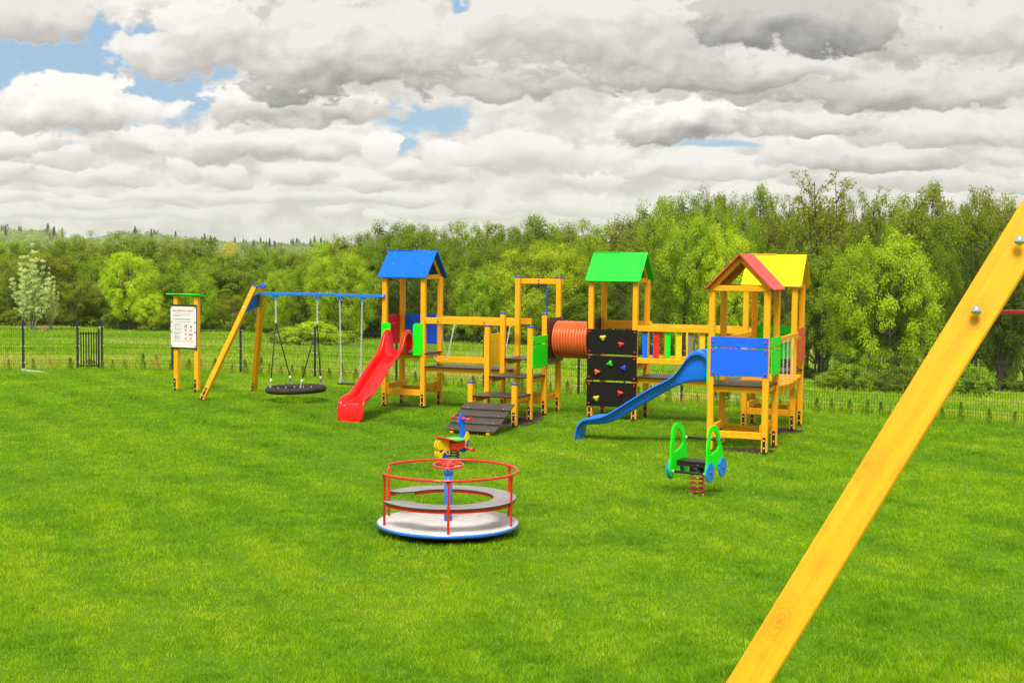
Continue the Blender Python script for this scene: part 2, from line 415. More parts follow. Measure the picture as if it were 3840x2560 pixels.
# --- slides
def slide(name, label, mat, face, mid, axis_u, sgn, z_foot, k=1.0):
    """face: coordinate of the tower face the slide leaves from; it runs in -axis; mid: centre across"""
    fl = [(.0, 1.135), (.02, 1.133), (.07, 1.13), (.18, 1.125), (.30, 1.118), (.40, 1.10), (.50, 1.07), (.62, 1.015), (.78, .935), (1.0, .795), (1.235, .655), (1.41, .545), (1.555, .45), (1.70, .375), (1.845, .325), (2.0, .305), (2.12, .295), (2.22, .285), (2.275, .25), (2.30, .18), (2.31, .08), (2.315, -.08)]
    rm = [(.02, 1.15), (.035, 1.43), (.075, 1.56), (.15, 1.618), (.235, 1.628), (.32, 1.60), (.40, 1.52), (.475, 1.39), (.60, 1.22), (.755, 1.137), (.945, 1.02), (1.14, .90), (1.335, .78), (1.50, .672), (1.68, .555), (1.835, .462), (1.98, .437), (2.12, .425), (2.225, .385), (2.30, .31), (2.345, .20), (2.375, -.08)]
    rm[9] = (.74, 1.115); rm[8] = (.58, 1.215)
    E_ = TW('slide', *( (face, mid) if axis_u else (mid, face) ), label)
    def P(d, w_, z):
        zz = z if z > .3 else z_foot+(z+.08)*(.3-z_foot)/.38 - .06*(1 if z < -.05 else 0)
        d = d*k
        return Vector((face-d, mid+w_, zz)) if axis_u else Vector((mid+w_, face-d, zz))
    m = E_.mb().mat(mat); rings = []
    for i, ((fd, fz), (rd, rz_)) in enumerate(zip(fl, rm)):
        hh = max(.02, math.hypot(rd-fd, rz_-fz))
        e = Vector(((rd-fd)/hh, (rz_-fz)/hh)); wid = .265+.012*sm(1.9, 2.3, fd)
        lip = min(.075, hh*.75)
        if fd < .6: lip = .085
        if fd < .05: lip = min(lip, hh*.6)
        def at(w_, h): return P(fd+e.x*h, w_, fz+e.y*h)
        h = hh
        half = [(wid, h-lip), (wid+.003, h-lip*.5), (wid-.003, h-.010), (wid-.016, h), (wid-.052, h), (wid-.07, h-.012), (wid-.092, h*.62), (wid-.112, min(h*.3, .06)), (wid-.13, min(h*.1, .018)), (wid-.155, 0.0), (wid-.18, .004), (wid-.195, 0)]
        under = [(-.022, wid-.19), (-.022, wid-.135), (min(.0, h*.1), wid-.108), (h*.5, wid-.084), (h-lip-min(.02, h*.08), wid-.078), (h-lip+.003, wid-.07), (h-lip+.001, wid-.012)]
        ring = [at(-w_, q) for (w_, q) in half] + [at(w_, q) for (w_, q) in half[::-1]] + [at(w_, q) for (q, w_) in under[::-1]] + [at(-w_, q) for (q, w_) in under]
        rings.append([m.bm.verts.new(p) for p in ring])
    fs = []; n = len(rings[0])
    for A_, B_ in zip(rings, rings[1:]):
        for j in range(n): fs.append(m.bm.faces.new((A_[j], A_[(j+1) % n], B_[(j+1) % n], B_[j])))
    m._f(fs, True); m._f([m.bm.faces.new(rings[0][::-1]), m.bm.faces.new(rings[-1])])
    ob = m.build('chute', None, E_.e)
    sub = ob.modifiers.new('Subdivision', 'SUBSURF'); sub.levels = 1; sub.render_levels = 2
    return E_
slide('slide', 'glossy red plastic slide', 'red_plastic', 24.86, -12.025, False, -1, -.06, .965)
slide('slide', 'blue plastic slide', 'blue_plastic', -4.81, 21.70, True, -1, .0, .982)

# --- bridge with hanging beam
BA = TW('beam_bridge', -10.55, 25.25, 'low bridge with a yellow beam hung on chains')
def capA(m): bolts(m, [(u, 24.86-.0, 1.80) for u in (-11.22, -10.2)], (0, -1, 0), .02)
hrail(BA, -11.515, 24.885, -9.45, 24.885, 1.745, 1.872, name='handrail', extra=capA)
hrail(BA, -11.62, 25.66, -9.48, 25.66, 1.745, 1.872, name='handrail')
hrail(BA, -11.42, 25.27, -9.78, 25.27, .935, 1.062, w=.06, name='hanging_beam', extra=lambda m: bolts(m, [(-11.2, 25.24, 1.0), (-9.95, 25.24, 1.0)], (0, -1, 0), .018, 'galvanised'))
for u in (-11.2, -9.95):
    for v, du in ((24.91, .0), (25.64, .02)):
        BA.mb().mat('galvanised').chain((u+du, v, 1.75), (u, 25.235 if v < 25.2 else 25.305, 1.02)).build('chain', None, BA.e)
BA.mb().mat('galvanised').chain((-11.56, 25.35, 1.08), (-11.42, 25.3, .95), .035).build('chain', None, BA.e)
deck(BA, -11.51, -9.66, 24.86, 25.62, .872, 3, name='deck')

# --- stair platform with the high gate
ST = TW('stair_platform', -9.16, 24.0, 'stepped platform with ramp, blue post caps and a high yellow gate')
SR, SL = -8.73, -9.60
SV = (22.78, 23.58, 24.38, 25.18); tops = (.79, 1.80, 2.015, 2.715)
for v, tp in zip(SV, tops):
    post(ST, SL, v, tp, 'blue_cap', foot=(v > 24)); post(ST, SR, v, tp, 'blue_cap')
for z, a, b in ((.555, SV[0]-.04, SV[1]-.02), (.852, SV[1]-.04, SV[2]-.02), (1.137, SV[2]-.04, SV[3]+.04)):
    deck(ST, SL+.012, SR+.04, a, b, z, 1, cross=False)
for v0, v1, z0, z1 in ((SV[2], SV[3], .30, .42),):
    for u in (SL+.075, SR-.075): hrail(ST, u, v0, u, v1+.05, z0, z1, name='low_rail')
    hrail(ST, SL+.05, SV[2]+.03, SR-.05, SV[2]+.03, .27, .39, name='low_rail'); hrail(ST, SL+.05, SV[3], SR-.05, SV[3], .3, .42, name='low_rail')
hrail(ST, SL-.05, SV[3]+.073, SR+.065, SV[3]+.073, 2.585, 2.69, name='top_bar', extra=lambda m: bolts(m, [(-9.18, SV[3]+.05, z) for z in (2.612, 2.665)], (0, -1, 0), .016, 'blue_cap'))
m = ST.mb().mat('blue_paint'); m.tube([(-9.12, 25.25, 2.64), (-9.12, 25.5, 2.64), (-9.12, 25.55, 2.62), (-9.12, 25.56, 2.55), (-9.12, 25.56, gz(-9.12, 25.56)-.05)], .02, 10); m.build('fire_pole', None, ST.e)
for z0, z1 in ((1.478, 1.625), (1.02, 1.462)):
    panel_u(ST, SR+.058, SV[1]-.03, SV[2]+.02, z0, z1, 'green_panel')['label'] = 'bright green side panel'
    panel_u(ST, SL-.058, SV[1]-.03, SV[2]+.02, z0, z1+.01, 'yellow_panel', out=-1)['label'] = 'flat yellow side panel'
rt, rb = Vector((0, 22.46, .452)), Vector((0, 21.50, .045)); rd_ = (rb-rt); rl = rd_.length; rdn = rd_/rl; rn = Vector((0, rdn.z, -rdn.y)); rn = rn if rn.z > 0 else -rn
for i in range(4):
    m = ST.mb().mat('deck_board')
    p0 = rt+rdn*(rl*i/4)+rn*.004; p1 = rt+rdn*(rl*(i+1)/4+.012)+rn*.028
    m.beam(Vector((-9.075, 0, 0))+p0, Vector((-9.075, 0, 0))+p1, .96, .018, rn, .003)
    m.mat('galvanised')
    for u in (-9.42, -8.73): m.dome(Vector((u, 0, 0))+p1-rdn*.03+rn*.008, rn, .008)
    m.build('ramp_board', None, ST.e)
m = ST.mb().mat('stained_wood_y')
for u in (-9.42, -8.73): m.beam(Vector((u, 0, 0))+rt-rn*.045, Vector((u, 0, 0))+rb-rn*.03+rdn*.04, .06, .07, rn)
m.build('ramp_stringer', None, ST.e)

# --- tunnel
TN = TW('crawl_tunnel', -8.3, 24.88, 'ribbed orange brown plastic crawl tunnel')
prof = []
n_r = 12
for i in range(n_r*12+1):
    s_ = i/(n_r*12); ph = (i % 12)/12*2*math.pi
    prof.append((.322+.046*abs(math.sin(ph/2))**.55, -.352+.71*s_))
prof = [(r_, z_) for r_, z_ in prof]
inner = [(.30, z_) for (_, z_) in (prof[-1], prof[0])]
m = TN.mb().mat('tunnel_plastic')
QM = Matrix(((0, 0, 1), (0, 1, 0), (-1, 0, 0)))
rings = []
for r_, z_ in prof+inner: rings.append([m.bm.verts.new(Vector((-8.305, 24.88, 1.515))+QM @ Vector((r_*math.cos(2*math.pi*k/48), r_*math.sin(2*math.pi*k/48), z_))) for k in range(48)])
fs = []
for A_, B_ in zip(rings, rings[1:]+rings[:1]):
    for k in range(48): fs.append(m.bm.faces.new((A_[k], A_[(k+1) % 48], B_[(k+1) % 48], B_[k])))
m._f(fs, True); m.build('tube', None, TN.e)
circ = [(.31*math.cos(2*math.pi*k/32), .31*math.sin(2*math.pi*k/32)) for k in range(32)]
for u, v0, v1 in ((SR+.066, SV[2]-.02, SV[3]+.08), (-7.95, 24.65, 25.56)):
    m = TN.mb().mat('brown_board').plate([(v0-24.88, 1.08-1.515), (v1-24.88, 1.08-1.515), (v1-24.88, 1.945-1.515), (v0-24.88, 1.945-1.515)], (u, 24.88, 1.515), (0, 1, 0), (0, 0, 1), .018, hole=circ)
    bolts(m, [(u+.01, v, z) for v in (v0+.05, v1-.05) for z in (1.125, 1.9)], (1, 0, 0)); m.build('flange', None, TN.e)

# --- tower with green roof and climbing wall
T3 = TW('tower', -7.45, 25.1, 'tower with a green gabled roof above the black climbing wall')
uL, uR, vF, vB = -7.89, -7.005, 24.682, 25.51
for u in (uL, uR):
    for v in (vF, vB): post(T3, u, v, 2.70)
gable(T3, 'x', 25.095, .54, -7.985, -6.895, 2.672, 3.222, 'green_roof', strip='green_cap')
deck(T3, uL-.04, uR+.045, vF-.04, vB+.04, 1.10)
low_rails(T3, uL, uR, vF, vB, .26, .38)
hrail(T3, uL+.05, vB+.0, uR+.10, vB+.0, 1.725, 1.888, name='rail')
CW = TW('climbing_wall', -7.44, 24.6, 'black climbing wall of three boards with coloured grips')
for z0, z1 in ((1.272, 1.752), (.769, 1.24), (.264, .736)):
    m = CW.mb().mat('black_board').box(-7.942, -6.948, 24.61, 24.628, z0, z1, .004)
    bolts(m, [(u, 24.61, z) for u in (-7.895, -6.995) for z in (z0+.05, z1-.05)], (0, -1, 0), .02); m.build('wall_board', None, CW.e)
def hold(u, z, mat, rot, lab):
    m = CW.mb().mat(mat); nseg = 30; rings = []
    for r_, h in ((1, 0), (1, .3), (.93, .62), (.75, .88), (.45, 1), (.12, 1.02)):
        rg = []
        for k in range(nseg):
            a = 2*math.pi*k/nseg; rr = .05*(1+.26*math.cos(3*(a-rot)))*r_
            rg.append(m.bm.verts.new((u+rr*math.cos(a)*1.1, 24.61-.045*h, z+rr*math.sin(a))))
        rings.append(rg)
    fs = []
    for A_, B_ in zip(rings, rings[1:]):
        for k in range(nseg): fs.append(m.bm.faces.new((A_[k], A_[(k+1) % nseg], B_[(k+1) % nseg], B_[k])))
    fs.append(m.bm.faces.new(rings[-1])); m._f(fs, True)
    m.mat('black_metal')
    for dx, dz in ((-.012, .0), (.02, -.012)): m.dome((u+dx, 24.61-.0455, z+dz), (0, -1, 0), .0075)
    m.build('climbing_hold', None, CW.e)['label'] = lab+' climbing hold'
for u, z, mt, lb in ((-7.624, 1.59, 'hold_yellow', 'yellow'), (-7.264, 1.47, 'hold_red', 'red'), (-7.477, 1.096, 'hold_green', 'green'), (-7.736, .925, 'hold_orange', 'orange'), (-7.2, 1.02, 'hold_blue', 'blue'), (-7.74, .42, 'hold_yellow', 'yellow'), (-7.267, .535, 'hold_red', 'red')):
    hold(u, z, mt, rnd.uniform(0, 2), lb)

# --- bridge with coloured slats
BB = TW('slat_bridge', -5.9, 25.0, 'bridge with coloured upright slats between yellow rails')
for v in (24.60, 25.44):
    hrail(BB, -6.94, v, -4.76, v, 1.735, 1.842, name='handrail'); hrail(BB, -6.94, v, -4.9, v, 1.122, 1.226, name='lower_rail')
    sv = v+.034 if v < 25 else v-.034
    for i, c in enumerate(('blue', 'red', 'green', 'yellow', 'gray', 'yellow', 'green', 'red', 'blue')):
        u0 = -6.849+.2217*i
        BB.mb().mat(c+'_panel').box(u0, u0+.105, sv-.009, sv+.009, 1.15, 1.81, .003).build('slat', None, BB.e)['label'] = c+' slat'
deck(BB, -6.95, -4.92, 24.60, 25.42, .862, 3)

# --- tower with red roof
T4 = TW('tower', -4.31, 21.68, 'tower with a red gabled roof beside the blue slide')
uL, uR, vF, vB = -4.755, -3.872, 21.265, 22.13
for u in (uL, uR):
    for v in (vF, vB): post(T4, u, v, 2.655)
gable(T4, 'y', -4.30, .545, 21.09, 22.22, 2.625, 3.19, 'roof_red')
deck(T4, uL-.04, uR+.045, vF-.04, vB+.04, 1.095, 2)
low_rails(T4, uL, uR, vF, vB, .238, .352)
for z0, z1 in ((1.705, 1.866), (1.242, 1.682)):
    panel_v(T4, uL-.002, uR+.042, vF-.06, z0, z1, 'blue_panel')['label'] = 'blue front panel'
    panel_u(T4, uR+.06, vF+.1, vB+.06, z0, z1-.006, 'green_panel')['label'] = 'green side panel'
for v0, v1 in ((vF-.05, 21.42), (21.98, vB+.05)):
    m = T4.mb().mat('green_panel').box(uL-.066, uL-.05, v0, v1, 1.09, 1.86, .004); bolts(m, [(uL-.066, (v0+v1)/2, z) for z in (1.13, 1.62, 1.82)], (-1, 0, 0)); m.build('panel', None, T4.e)

# --- tower with yellow roof
T5 = TW('tower', -4.4, 24.91, 'tower with a yellow gabled roof and red side panels')
uL, uR, vF, vB = -4.85, -3.965, 24.493, 25.325
for u in (uL, uR):
    for v in (vF, vB): post(T5, u, v, 2.66)
gable(T5, 'x', 24.91, .54, -4.93, -3.835, 2.63, 3.205, 'yellow_roof', strip='yellow_panel')
deck(T5, uL-.04, uR+.045, vF-.04, vB+.04, 1.085, 2)
low_rails(T5, uL, uR, vF, vB, .27, .39)
for z0, z1 in ((1.71, 1.868), (1.25, 1.69)):
    panel_u(T5, uR+.06, vF+.12, vB+.05, z0, z1, 'orange_red_panel')['label'] = 'red side panel'
    panel_v(T5, uL-.0, uR+.02, vB+.06, z0, z1, 'green_panel', caps=False)['label'] = 'green back panel'

# --- chain bridge between the red-roofed and the yellow-roofed tower
CB = TW('chain_bridge', -4.31, 23.3, 'hanging bridge of yellow wedge shaped planks on chains')
for u in (-3.90, -4.76): hrail(CB, u, 22.18, u, 24.45, 1.70, 1.812, name='handrail')
for i in range(6):
    v = 22.36+.38*i; z = 1.06-.05*math.sin(math.pi*(i+.5)/6)
    m = CB.mb().mat('stained_wood_x').box(-4.72, -3.80, v-.10, v+.10, z-.045, z, .006)
    for u0, u1 in ((-4.70, -3.83),):
        m.plate([(-.085, 0), (-.035, -.12), (.035, -.12), (.085, 0)], ((u0+u1)/2, v, z-.046), (0, 1, 0), (0, 0, 1), u1-u0)
    m.build('plank', None, CB.e)
for u in (-3.86, -4.72):
    for v in (22.65, 23.05, 23.55): CB.mb().mat('galvanised').chain((u+.05*(1 if u > -4.3 else -1)*.5, v, 1.74), (u+.02, v+.02, 1.02)).build('chain', None, CB.e)

# --- swing frame bolted to the tower
SW = TW('swing_frame', -15.4, 24.9, 'leaning yellow A shaped swing legs carrying a long blue beam')
def leg(p0, p1, w=.11, up=(0, -1, 0)):
    m = SW.mb().mat('stained_wood_z').beam(p0, p1, w, w, up, .01); m.build('leg', None, SW.e)
A0, A1 = Vector((-16.43, 24.22, gz(-16.4, 24.2)+.03)), Vector((-15.42, 24.70, 2.44))
B0, B1 = Vector((-16.56, 26.46, gz(-16.5, 26.4)+.03)), Vector((-15.34, 24.87, 2.45))
leg(A0, A1); leg(B0, B1, .115)
for P0, P1 in ((A0, A1), (B0, B1)):
    d = (P1-P0).normalized(); x = Vector((0, -1, 0)).cross(d).normalized(); f = d.cross(x); f = f if f.y < 0 else -f
    m = SW.mb().mat('blue_cap').beam(P1-d*.012, P1+d*.022, .124, .124, (0, -1, 0), .008); m.build('leg_cap', None, SW.e)
    q = P0+f*.057
    m = SW.mb().mat('black_metal').beam(q-d*.06, q+d*.26, .05, .012, f, .003)
    m.mat('galvanised')
    for h in (.08, .2): m.dome(q+d*h+f*.006, f, .014)
    m.build('foot_bracket', None, SW.e)
m = SW.mb().mat('galvanised')
d = (A1-A0).normalized(); f = Vector((0, -1, 0)); f = (f-d*f.dot(d)).normalized()
for h in (.23, .50): m.dome(A1-d*h+f*.056, f, .016)
m.build('bolt_head', None, SW.e)
n_ = (A1-A0).cross(B1-B0).normalized()
dA = (A0-A1).normalized(); dB = (B0-B1).normalized()
m = SW.mb().mat('blue_panel')
pA, pB = A1+dA*.22, B1+dB*.24
quad = [pA, A1+dA*.62, B1+dB*.62, pB]; ax = (quad[1]-quad[0]).normalized(); ay = n_.cross(ax).normalized(); off = n_*(-.0 if n_.x > 0 else .0)
qq = [((p-quad[0]).dot(ax), (p-quad[0]).dot(ay)) for p in quad]; m.plate(qq, quad[0]+Vector((.06, -.02, 0)), ax, ay, .012)
bolts(m, [B1+dB*h+Vector((.075, -.03, 0)) for h in (.30, .56)], (.8, -.6, 0), .018, 'green_cap'); m.build('bracket_plate', None, SW.e)
m = SW.mb().mat('blue_paint').box(-15.40, -12.405, 24.80, 24.86, 2.258, 2.323, .006); m.mat('galvanised').dome((-12.44, 24.80, 2.29), (0, -1, 0), .013); m.build('beam', None, SW.e)
HANG = (-14.994, -13.99, -13.457, -12.93)
for u in HANG:
    m = SW.mb().mat('blue_paint').box(u-.04, u-.012, 24.795, 24.865, 2.175, 2.262, .004).box(u+.012, u+.04, 24.795, 24.865, 2.175, 2.262, .004)
    m.mat('galvanised').cyl((u-.05, 24.83, 2.195), (u+.05, 24.83, 2.195), .009, 8); m.build('swing_hanger', None, SW.e)
# ------------------------------------------------------------------ helpers for things in the structure frame
def uvthing(name, u, v, z, label, cat, group=None):
    e = empty(name, W(u, v, z), -TH); tag(e, label, cat, group); return e, Vector((u, v, z))
# --- nest swing
nest, o = uvthing('nest_swing', -14.5, 24.83, .28, 'round black rope nest swing hanging from the blue beam', 'swing')
RR, rr = .572, .068
m = MB(o).mat('wound_rope'); NU, NV = 288, 20; rings = []
def tilt(p): return Vector((p.x, p.y, p.z+.022*(p.x/.7)))
C0 = Vector((-14.505, 24.83, .272))
for i in range(NU):
    a = 2*math.pi*i/NU; rg = []
    for j in range(NV):
        b = 2*math.pi*j/NV; q = rr*(1+.075*math.sin(b*2+i*2*math.pi/4))
        rg.append(m.bm.verts.new(C0+tilt(Vector(((RR+q*math.cos(b))*math.cos(a), (RR+q*math.cos(b))*math.sin(a), q*math.sin(b))))))
    rings.append(rg)
fs = []
for i in range(NU):
    A_, B_ = rings[i], rings[(i+1) % NU]
    for j in range(NV): fs.append(m.bm.faces.new((A_[j], A_[(j+1) % NV], B_[(j+1) % NV], B_[j])))
m._f(fs, True); m.build('rope_ring', None, nest)
m = MB(o).mat('black_rubber')
for i in range(-4, 5):
    h = i*.118; L = math.sqrt(max(.01, (RR-.04)**2-h*h))
    for sw in (0, 1):
        pts = []
        for k in range(9):
            t = -1+2*k/8; x, y = t*L, h
            if sw: x, y = y, x
            pts.append(C0+tilt(Vector((x, y, -.09*(1-(x*x+y*y)/RR**2)))))
        m.tube(pts, .010, 6)
m.build('net', None, nest)
m = MB(o).mat('white_plastic')
for k in range(16):
    a = 2*math.pi*(k+.5)/16; d = Vector((math.cos(a), math.sin(a), 0)); m.cyl(C0+tilt(d*(RR-.10))+Vector((0, 0, -.005)), C0+tilt(d*(RR-.045))+Vector((0, 0, .02)), .013, 8)
m.build('rope_ferrule', None, nest)
for uh, ends in ((HANG[0], ((-.36, -.45), (-.36, .45))), (HANG[1], ((.36, -.45), (.36, .45)))):
    J = Vector((uh, 24.83, 1.70))
    MB(o).mat('galvanised').chain((uh, 24.83, 2.19), J+Vector((0, 0, .0)), .05, .006, .016).build('chain', None, nest)
    m = MB(o).mat('white_plastic').cyl(J+Vector((0, 0, -.06)), J+Vector((0, 0, .02)), .022, 10); m.build('rope_ferrule', None, nest)
    for du, dv in ends:
        Q = C0+tilt(Vector((du, dv, 0)).normalized()*RR)+Vector((0, 0, .06))
        d = (Q-J).normalized()
        m = MB(o).mat('black_rubber').tube([J+Vector((0, 0, -.04)), Q-d*.19], .0125, 8); m.build('rope', None, nest)
        m = MB(o).mat('galvanised').cyl(Q-d*.20, Q-d*.10, .021, 10); m.mat('black_metal').dome(Q-d*.07, (0, 0, 1), .02); m.mat('galvanised').chain(Q-d*.09, Q-Vector((0, 0, .02)), .05, .007, .016); m.build('rope_shackle', None, nest)
# --- flat seat swing
fs_, o = uvthing('seat_swing', -13.2, 24.83, .44, 'flat black board swing on two chains beside the red slide', 'swing')
MB(o).mat('black_rubber').box(-13.47, -12.90, 24.73, 24.93, .425, .455, .008).build('seat', None, fs_)
for u in (HANG[2], HANG[3]):
    us = -13.42 if u < -13.2 else -12.96
    m = MB(o).mat('galvanised').chain((u, 24.83, 2.19), (us, 24.83, .64), .045, .006, .015)
    for dv in (-.085, .085): m.chain((us, 24.83, .65), (us+.012, 24.83+dv, .45), .04, .005, .013)
    m.build('chain', None, fs_)
# --- merry-go-round
MX, MY = -.698, 14.881
mz = G(MX, MY)
mg = empty('merry_go_round', (MX, MY, mz)); tag(mg, 'red railed merry-go-round with pale tread plate floor and gray ring seat', 'merry-go-round')
def M0(): return MB()
def ringpts(r, z, a0, a1, n): return [Vector((r*math.cos(R(a0+(a1-a0)*i/n)), r*math.sin(R(a0+(a1-a0)*i/n)), z)) for i in range(n+1)]
Zf = .128-mz
M0().mat('tread_plate').lathe([(.001, Zf-.012), (.785, Zf-.012), (.789, Zf-.004), (.785, Zf), (.001, Zf+.0005)], (0, 0, 0), 96).build('floor', None, mg)
M0().mat('blue_paint').lathe([(.74, Zf-.042), (.794, Zf-.042), (.795, Zf-.008), (.7858, Zf-.006), (.7858, Zf-.0115), (.74, Zf-.0118)], (0, 0, 0), 96).build('floor_rim', None, mg)
M0().mat('black_metal').lathe([(.001, -.06), (.52, -.06), (.60, Zf-.09), (.70, Zf-.0435), (.001, Zf-.043)], (0, 0, 0), 64).build('base', None, mg)
m = M0().mat('blue_paint').cyl((0, .03, Zf), (0, .03, .665), .0455, 24).cyl((0, .03, .655), (0, .03, .725), .052, 24); m.build('centre_post', None, mg)
m = M0().mat('red_paint'); zt = .752
m.tube([Vector((0.166*math.cos(2*math.pi*k/40), .03+0.166*math.sin(2*math.pi*k/40), zt+.006+.014*math.sin(2*math.pi*k/40))) for k in range(40)], .0140, 10, True)
for k in range(3):
    a = 2*math.pi*k/3+.4; m.tube([(0, .03, zt+.01), (.16*math.cos(a), .03+.16*math.sin(a), zt+.004+.013*math.sin(a))], .0115, 8)
m.lathe([(.001, zt-.02), (.05, zt-.02), (.072, zt), (.07, zt+.018), (.035, zt+.034), (.001, zt+.038)], (0, .03, 0), 24); m.build('steering_wheel', None, mg)
Zr, Zs, Rr, Rs = .707, .403, .775, .768
def endpost(a):
    d = Vector((math.cos(R(a)), math.sin(R(a)), 0)); return [d*.746+Vector((0, 0, z)) for z in (Zf, .3, .6, Zr-.035)]
body = ringpts(Rr, Zr, -152, 152, 96)
left0 = [Vector((.741*math.cos(R(-158)), .741*math.sin(R(-158)), z)) for z in (Zf, .4, Zr-.06)]+[Vector((.754*math.cos(R(-157.5)), .754*math.sin(R(-157.5)), Zr-.025)), Vector((.764*math.cos(R(-156)), .764*math.sin(R(-156)), Zr-.006))]
left1 = [Vector((p.x, -p.y, p.z)) for p in left0]
M0().mat('red_paint').tube(left0+body+left1[::-1], .0145, 12).build('handrail', None, mg)
for a in (-87, -22, 27, 92):
    d = Vector((math.cos(R(a)), math.sin(R(a)), 0)); x = Vector((-d.y, d.x, 0))
    m = M0().mat('red_paint').beam(d*.764+Vector((0, 0, Zf)), d*.764+Vector((0, 0, Zr-.01)), .028, .020, d, .004)
    m.plate([(-.034, 0), (.034, 0), (.012, -.05), (-.012, -.05)], d*.764+Vector((0, 0, Zr-.012)), x, (0, 0, 1), .022)
    m.build('upright', None, mg)
def arcband(m, r0, r1, z0, z1, a0, a1, n=72, r0f=None):
    vs = []
    for i in range(n+1):
        t = i/n; a = R(a0+(a1-a0)*t); e = min(t, 1-t)*(a1-a0)
        ri = r0f(e) if r0f else r0
        vs.append([m.bm.verts.new((r*math.cos(a), r*math.sin(a), z)) for r, z in ((ri, z0), (r1, z0), (r1, z1), (ri, z1))])
    f = []
    for A_, B_ in zip(vs, vs[1:]):
        for j in range(4): f.append(m.bm.faces.new((A_[j], A_[(j+1) % 4], B_[(j+1) % 4], B_[j])))
    f += [m.bm.faces.new(vs[0][::-1]), m.bm.faces.new(vs[-1])]; m._f(f)
paint('seat_gray', (.25, .245, .24), .5, var=.15)
paint('seat_edge', (.035, .026, .022), .6)
inn = lambda e: .513+.079*(1-float(sm(0, 14, e)))
m = M0().mat('seat_edge'); arcband(m, .513, .769, Zs-.014, Zs-.001, -155, 155, 96, inn); m.mat('seat_gray'); arcband(m, .513, .7665, Zs-.001, Zs+.003, -155, 155, 96, inn); m.build('seat', None, mg)
m = M0().mat('red_paint'); arcband(m, .73, .753, Zs-.05, Zs-.0145, -156, 156, 96); arcband(m, .53, .55, Zs-.045, Zs-.0145, -137, 137, 96); m.build('seat_frame', None, mg)

# --- spring rider shaped like a motor bike
SC1 = Vector((-.853, 19.79, 0)); SC1.z = G(SC1.x, SC1.y)
L1 = Vector((.722, .692, 0)).normalized(); N1 = Vector((L1.y, -L1.x, 0))
r1 = empty('spring_rider', SC1); tag(r1, 'blue, yellow and red motorbike spring rider with green seat on black spring', 'spring rider')
def smooth_closed(pts, n=4):
    out = []; k = len(pts)
    for i in range(k):
        p0, p1, p2, p3 = (Vector(pts[(i+j-1) % k]) for j in range(4))
        for s_ in range(n):
            t = s_/n
            out.append(tuple(.5*((2*p1)+(p2-p0)*t+(2*p0-5*p1+4*p2-p3)*t*t+(3*p1-p0-3*p2+p3)*t**3)))
    return out
def rplate(par, L, N, pts, off, th, mat, name, hole=None, label=None, caps=()):
    m = MB().mat(mat).plate(smooth_closed(pts), N*off, L, (0, 0, 1), th, hole=smooth_closed(hole) if hole else None)
    for (s_, z_, c_) in caps:
        m.mat(c_); sg = 1 if off >= 0 else -1; m.dome(N*(off+sg*th/2)+L*s_+Vector((0, 0, z_)), N*sg, .02, 1.1)
    ob = m.build(name, None, par)
    if label: ob['label'] = label
    return ob
neck = [(.105, .30), (.13, .402), (.127, .55), (.098, .61), (.094, .66), (.105, .71), (.135, .75), (.168, .762), (.20, .735), (.212, .68), (.205, .60), (.214, .51), (.24, .485), (.275, .42), (.292, .37), (.283, .27), (.24, .20), (.185, .178), (.135, .2), (.105, .25)]
rplate(r1, L1, N1, neck, 0, .03, 'blue_panel', 'front_plate')
yf = [(.148, .28), (.168, .357), (.21, .425), (.233, .483), (.255, .49), (.278, .46), (.294, .42), (.285, .385), (.255, .36), (.225, .325), (.222, .29), (.235, .268), (.21, .248), (.18, .26)]
for o_ in (.026, -.026): rplate(r1, L1, N1, yf, o_, .018, 'yellow_panel', 'fender', caps=[(.235, .30, 'blue_cap')])
for s0, z0 in ((.16, .69), (.235, .235)):
    m = MB().mat('red_paint'); a_ = L1*s0+Vector((0, 0, z0))
    hl = .20 if z0 > .5 else .19
    m.cyl(a_-N1*hl, a_+N1*hl, .014, 12)
    for sg in (-1, 1):
        m.tube([a_+N1*sg*.016, a_+N1*sg*.026, a_+N1*sg*.045, a_+N1*sg*.06], [.03, .03, .019, .016], 14)
        m.tube([a_+N1*sg*(hl-.035), a_+N1*sg*(hl-.015), a_+N1*sg*hl, a_+N1*sg*(hl+.004)], [.016, .022, .034, .028], 14)
    m.build('handle_bar' if z0 > .5 else 'foot_rest', None, r1)
seat = [(-.075, -.11), (-.06, -.125), (.08, -.125), (.15, -.09), (.175, 0), (.15, .09), (.08, .125), (-.06, .125), (-.075, .11)]
m = MB().mat('mint_green').plate(smooth_closed(seat), Vector((0, 0, .392)), L1, N1, .022); m.build('seat', None, r1)
m = MB().mat('red_panel')
Z_ = Vector((0, 0, 1))
back = [(-.11, 0), (.11, 0), (.12, .10), (.07, .235), (-.07, .235), (-.12, .10)]
m.plate(smooth_closed(back), L1*-.075+Z_*.385, N1, (-L1*.93+Z_*.25), .024); m.build('back_rest', None, r1)
body = [(-.115, .25), (-.115, .345), (0, .37), (.16, .37), (.155, .27), (.03, .235)]
for o_ in (.045, -.045):
    ob = MB().mat('orange_red_panel').plate(body, N1*o_, L1, Z_, .07); ob.mat('chrome').dome(N1*(o_+(.035 if o_ > 0 else -.035))+L1*.0+Z_*.325, N1*(1 if o_ > 0 else -1), .015); ob.build('body_block', None, r1)
MB().mat('orange_red_panel').plate([(-.01, .225), (.015, .225), (.015, .365), (-.01, .365)], Vector((0, 0, 0)), L1, Z_, .19).build('cross_plate', None, r1)
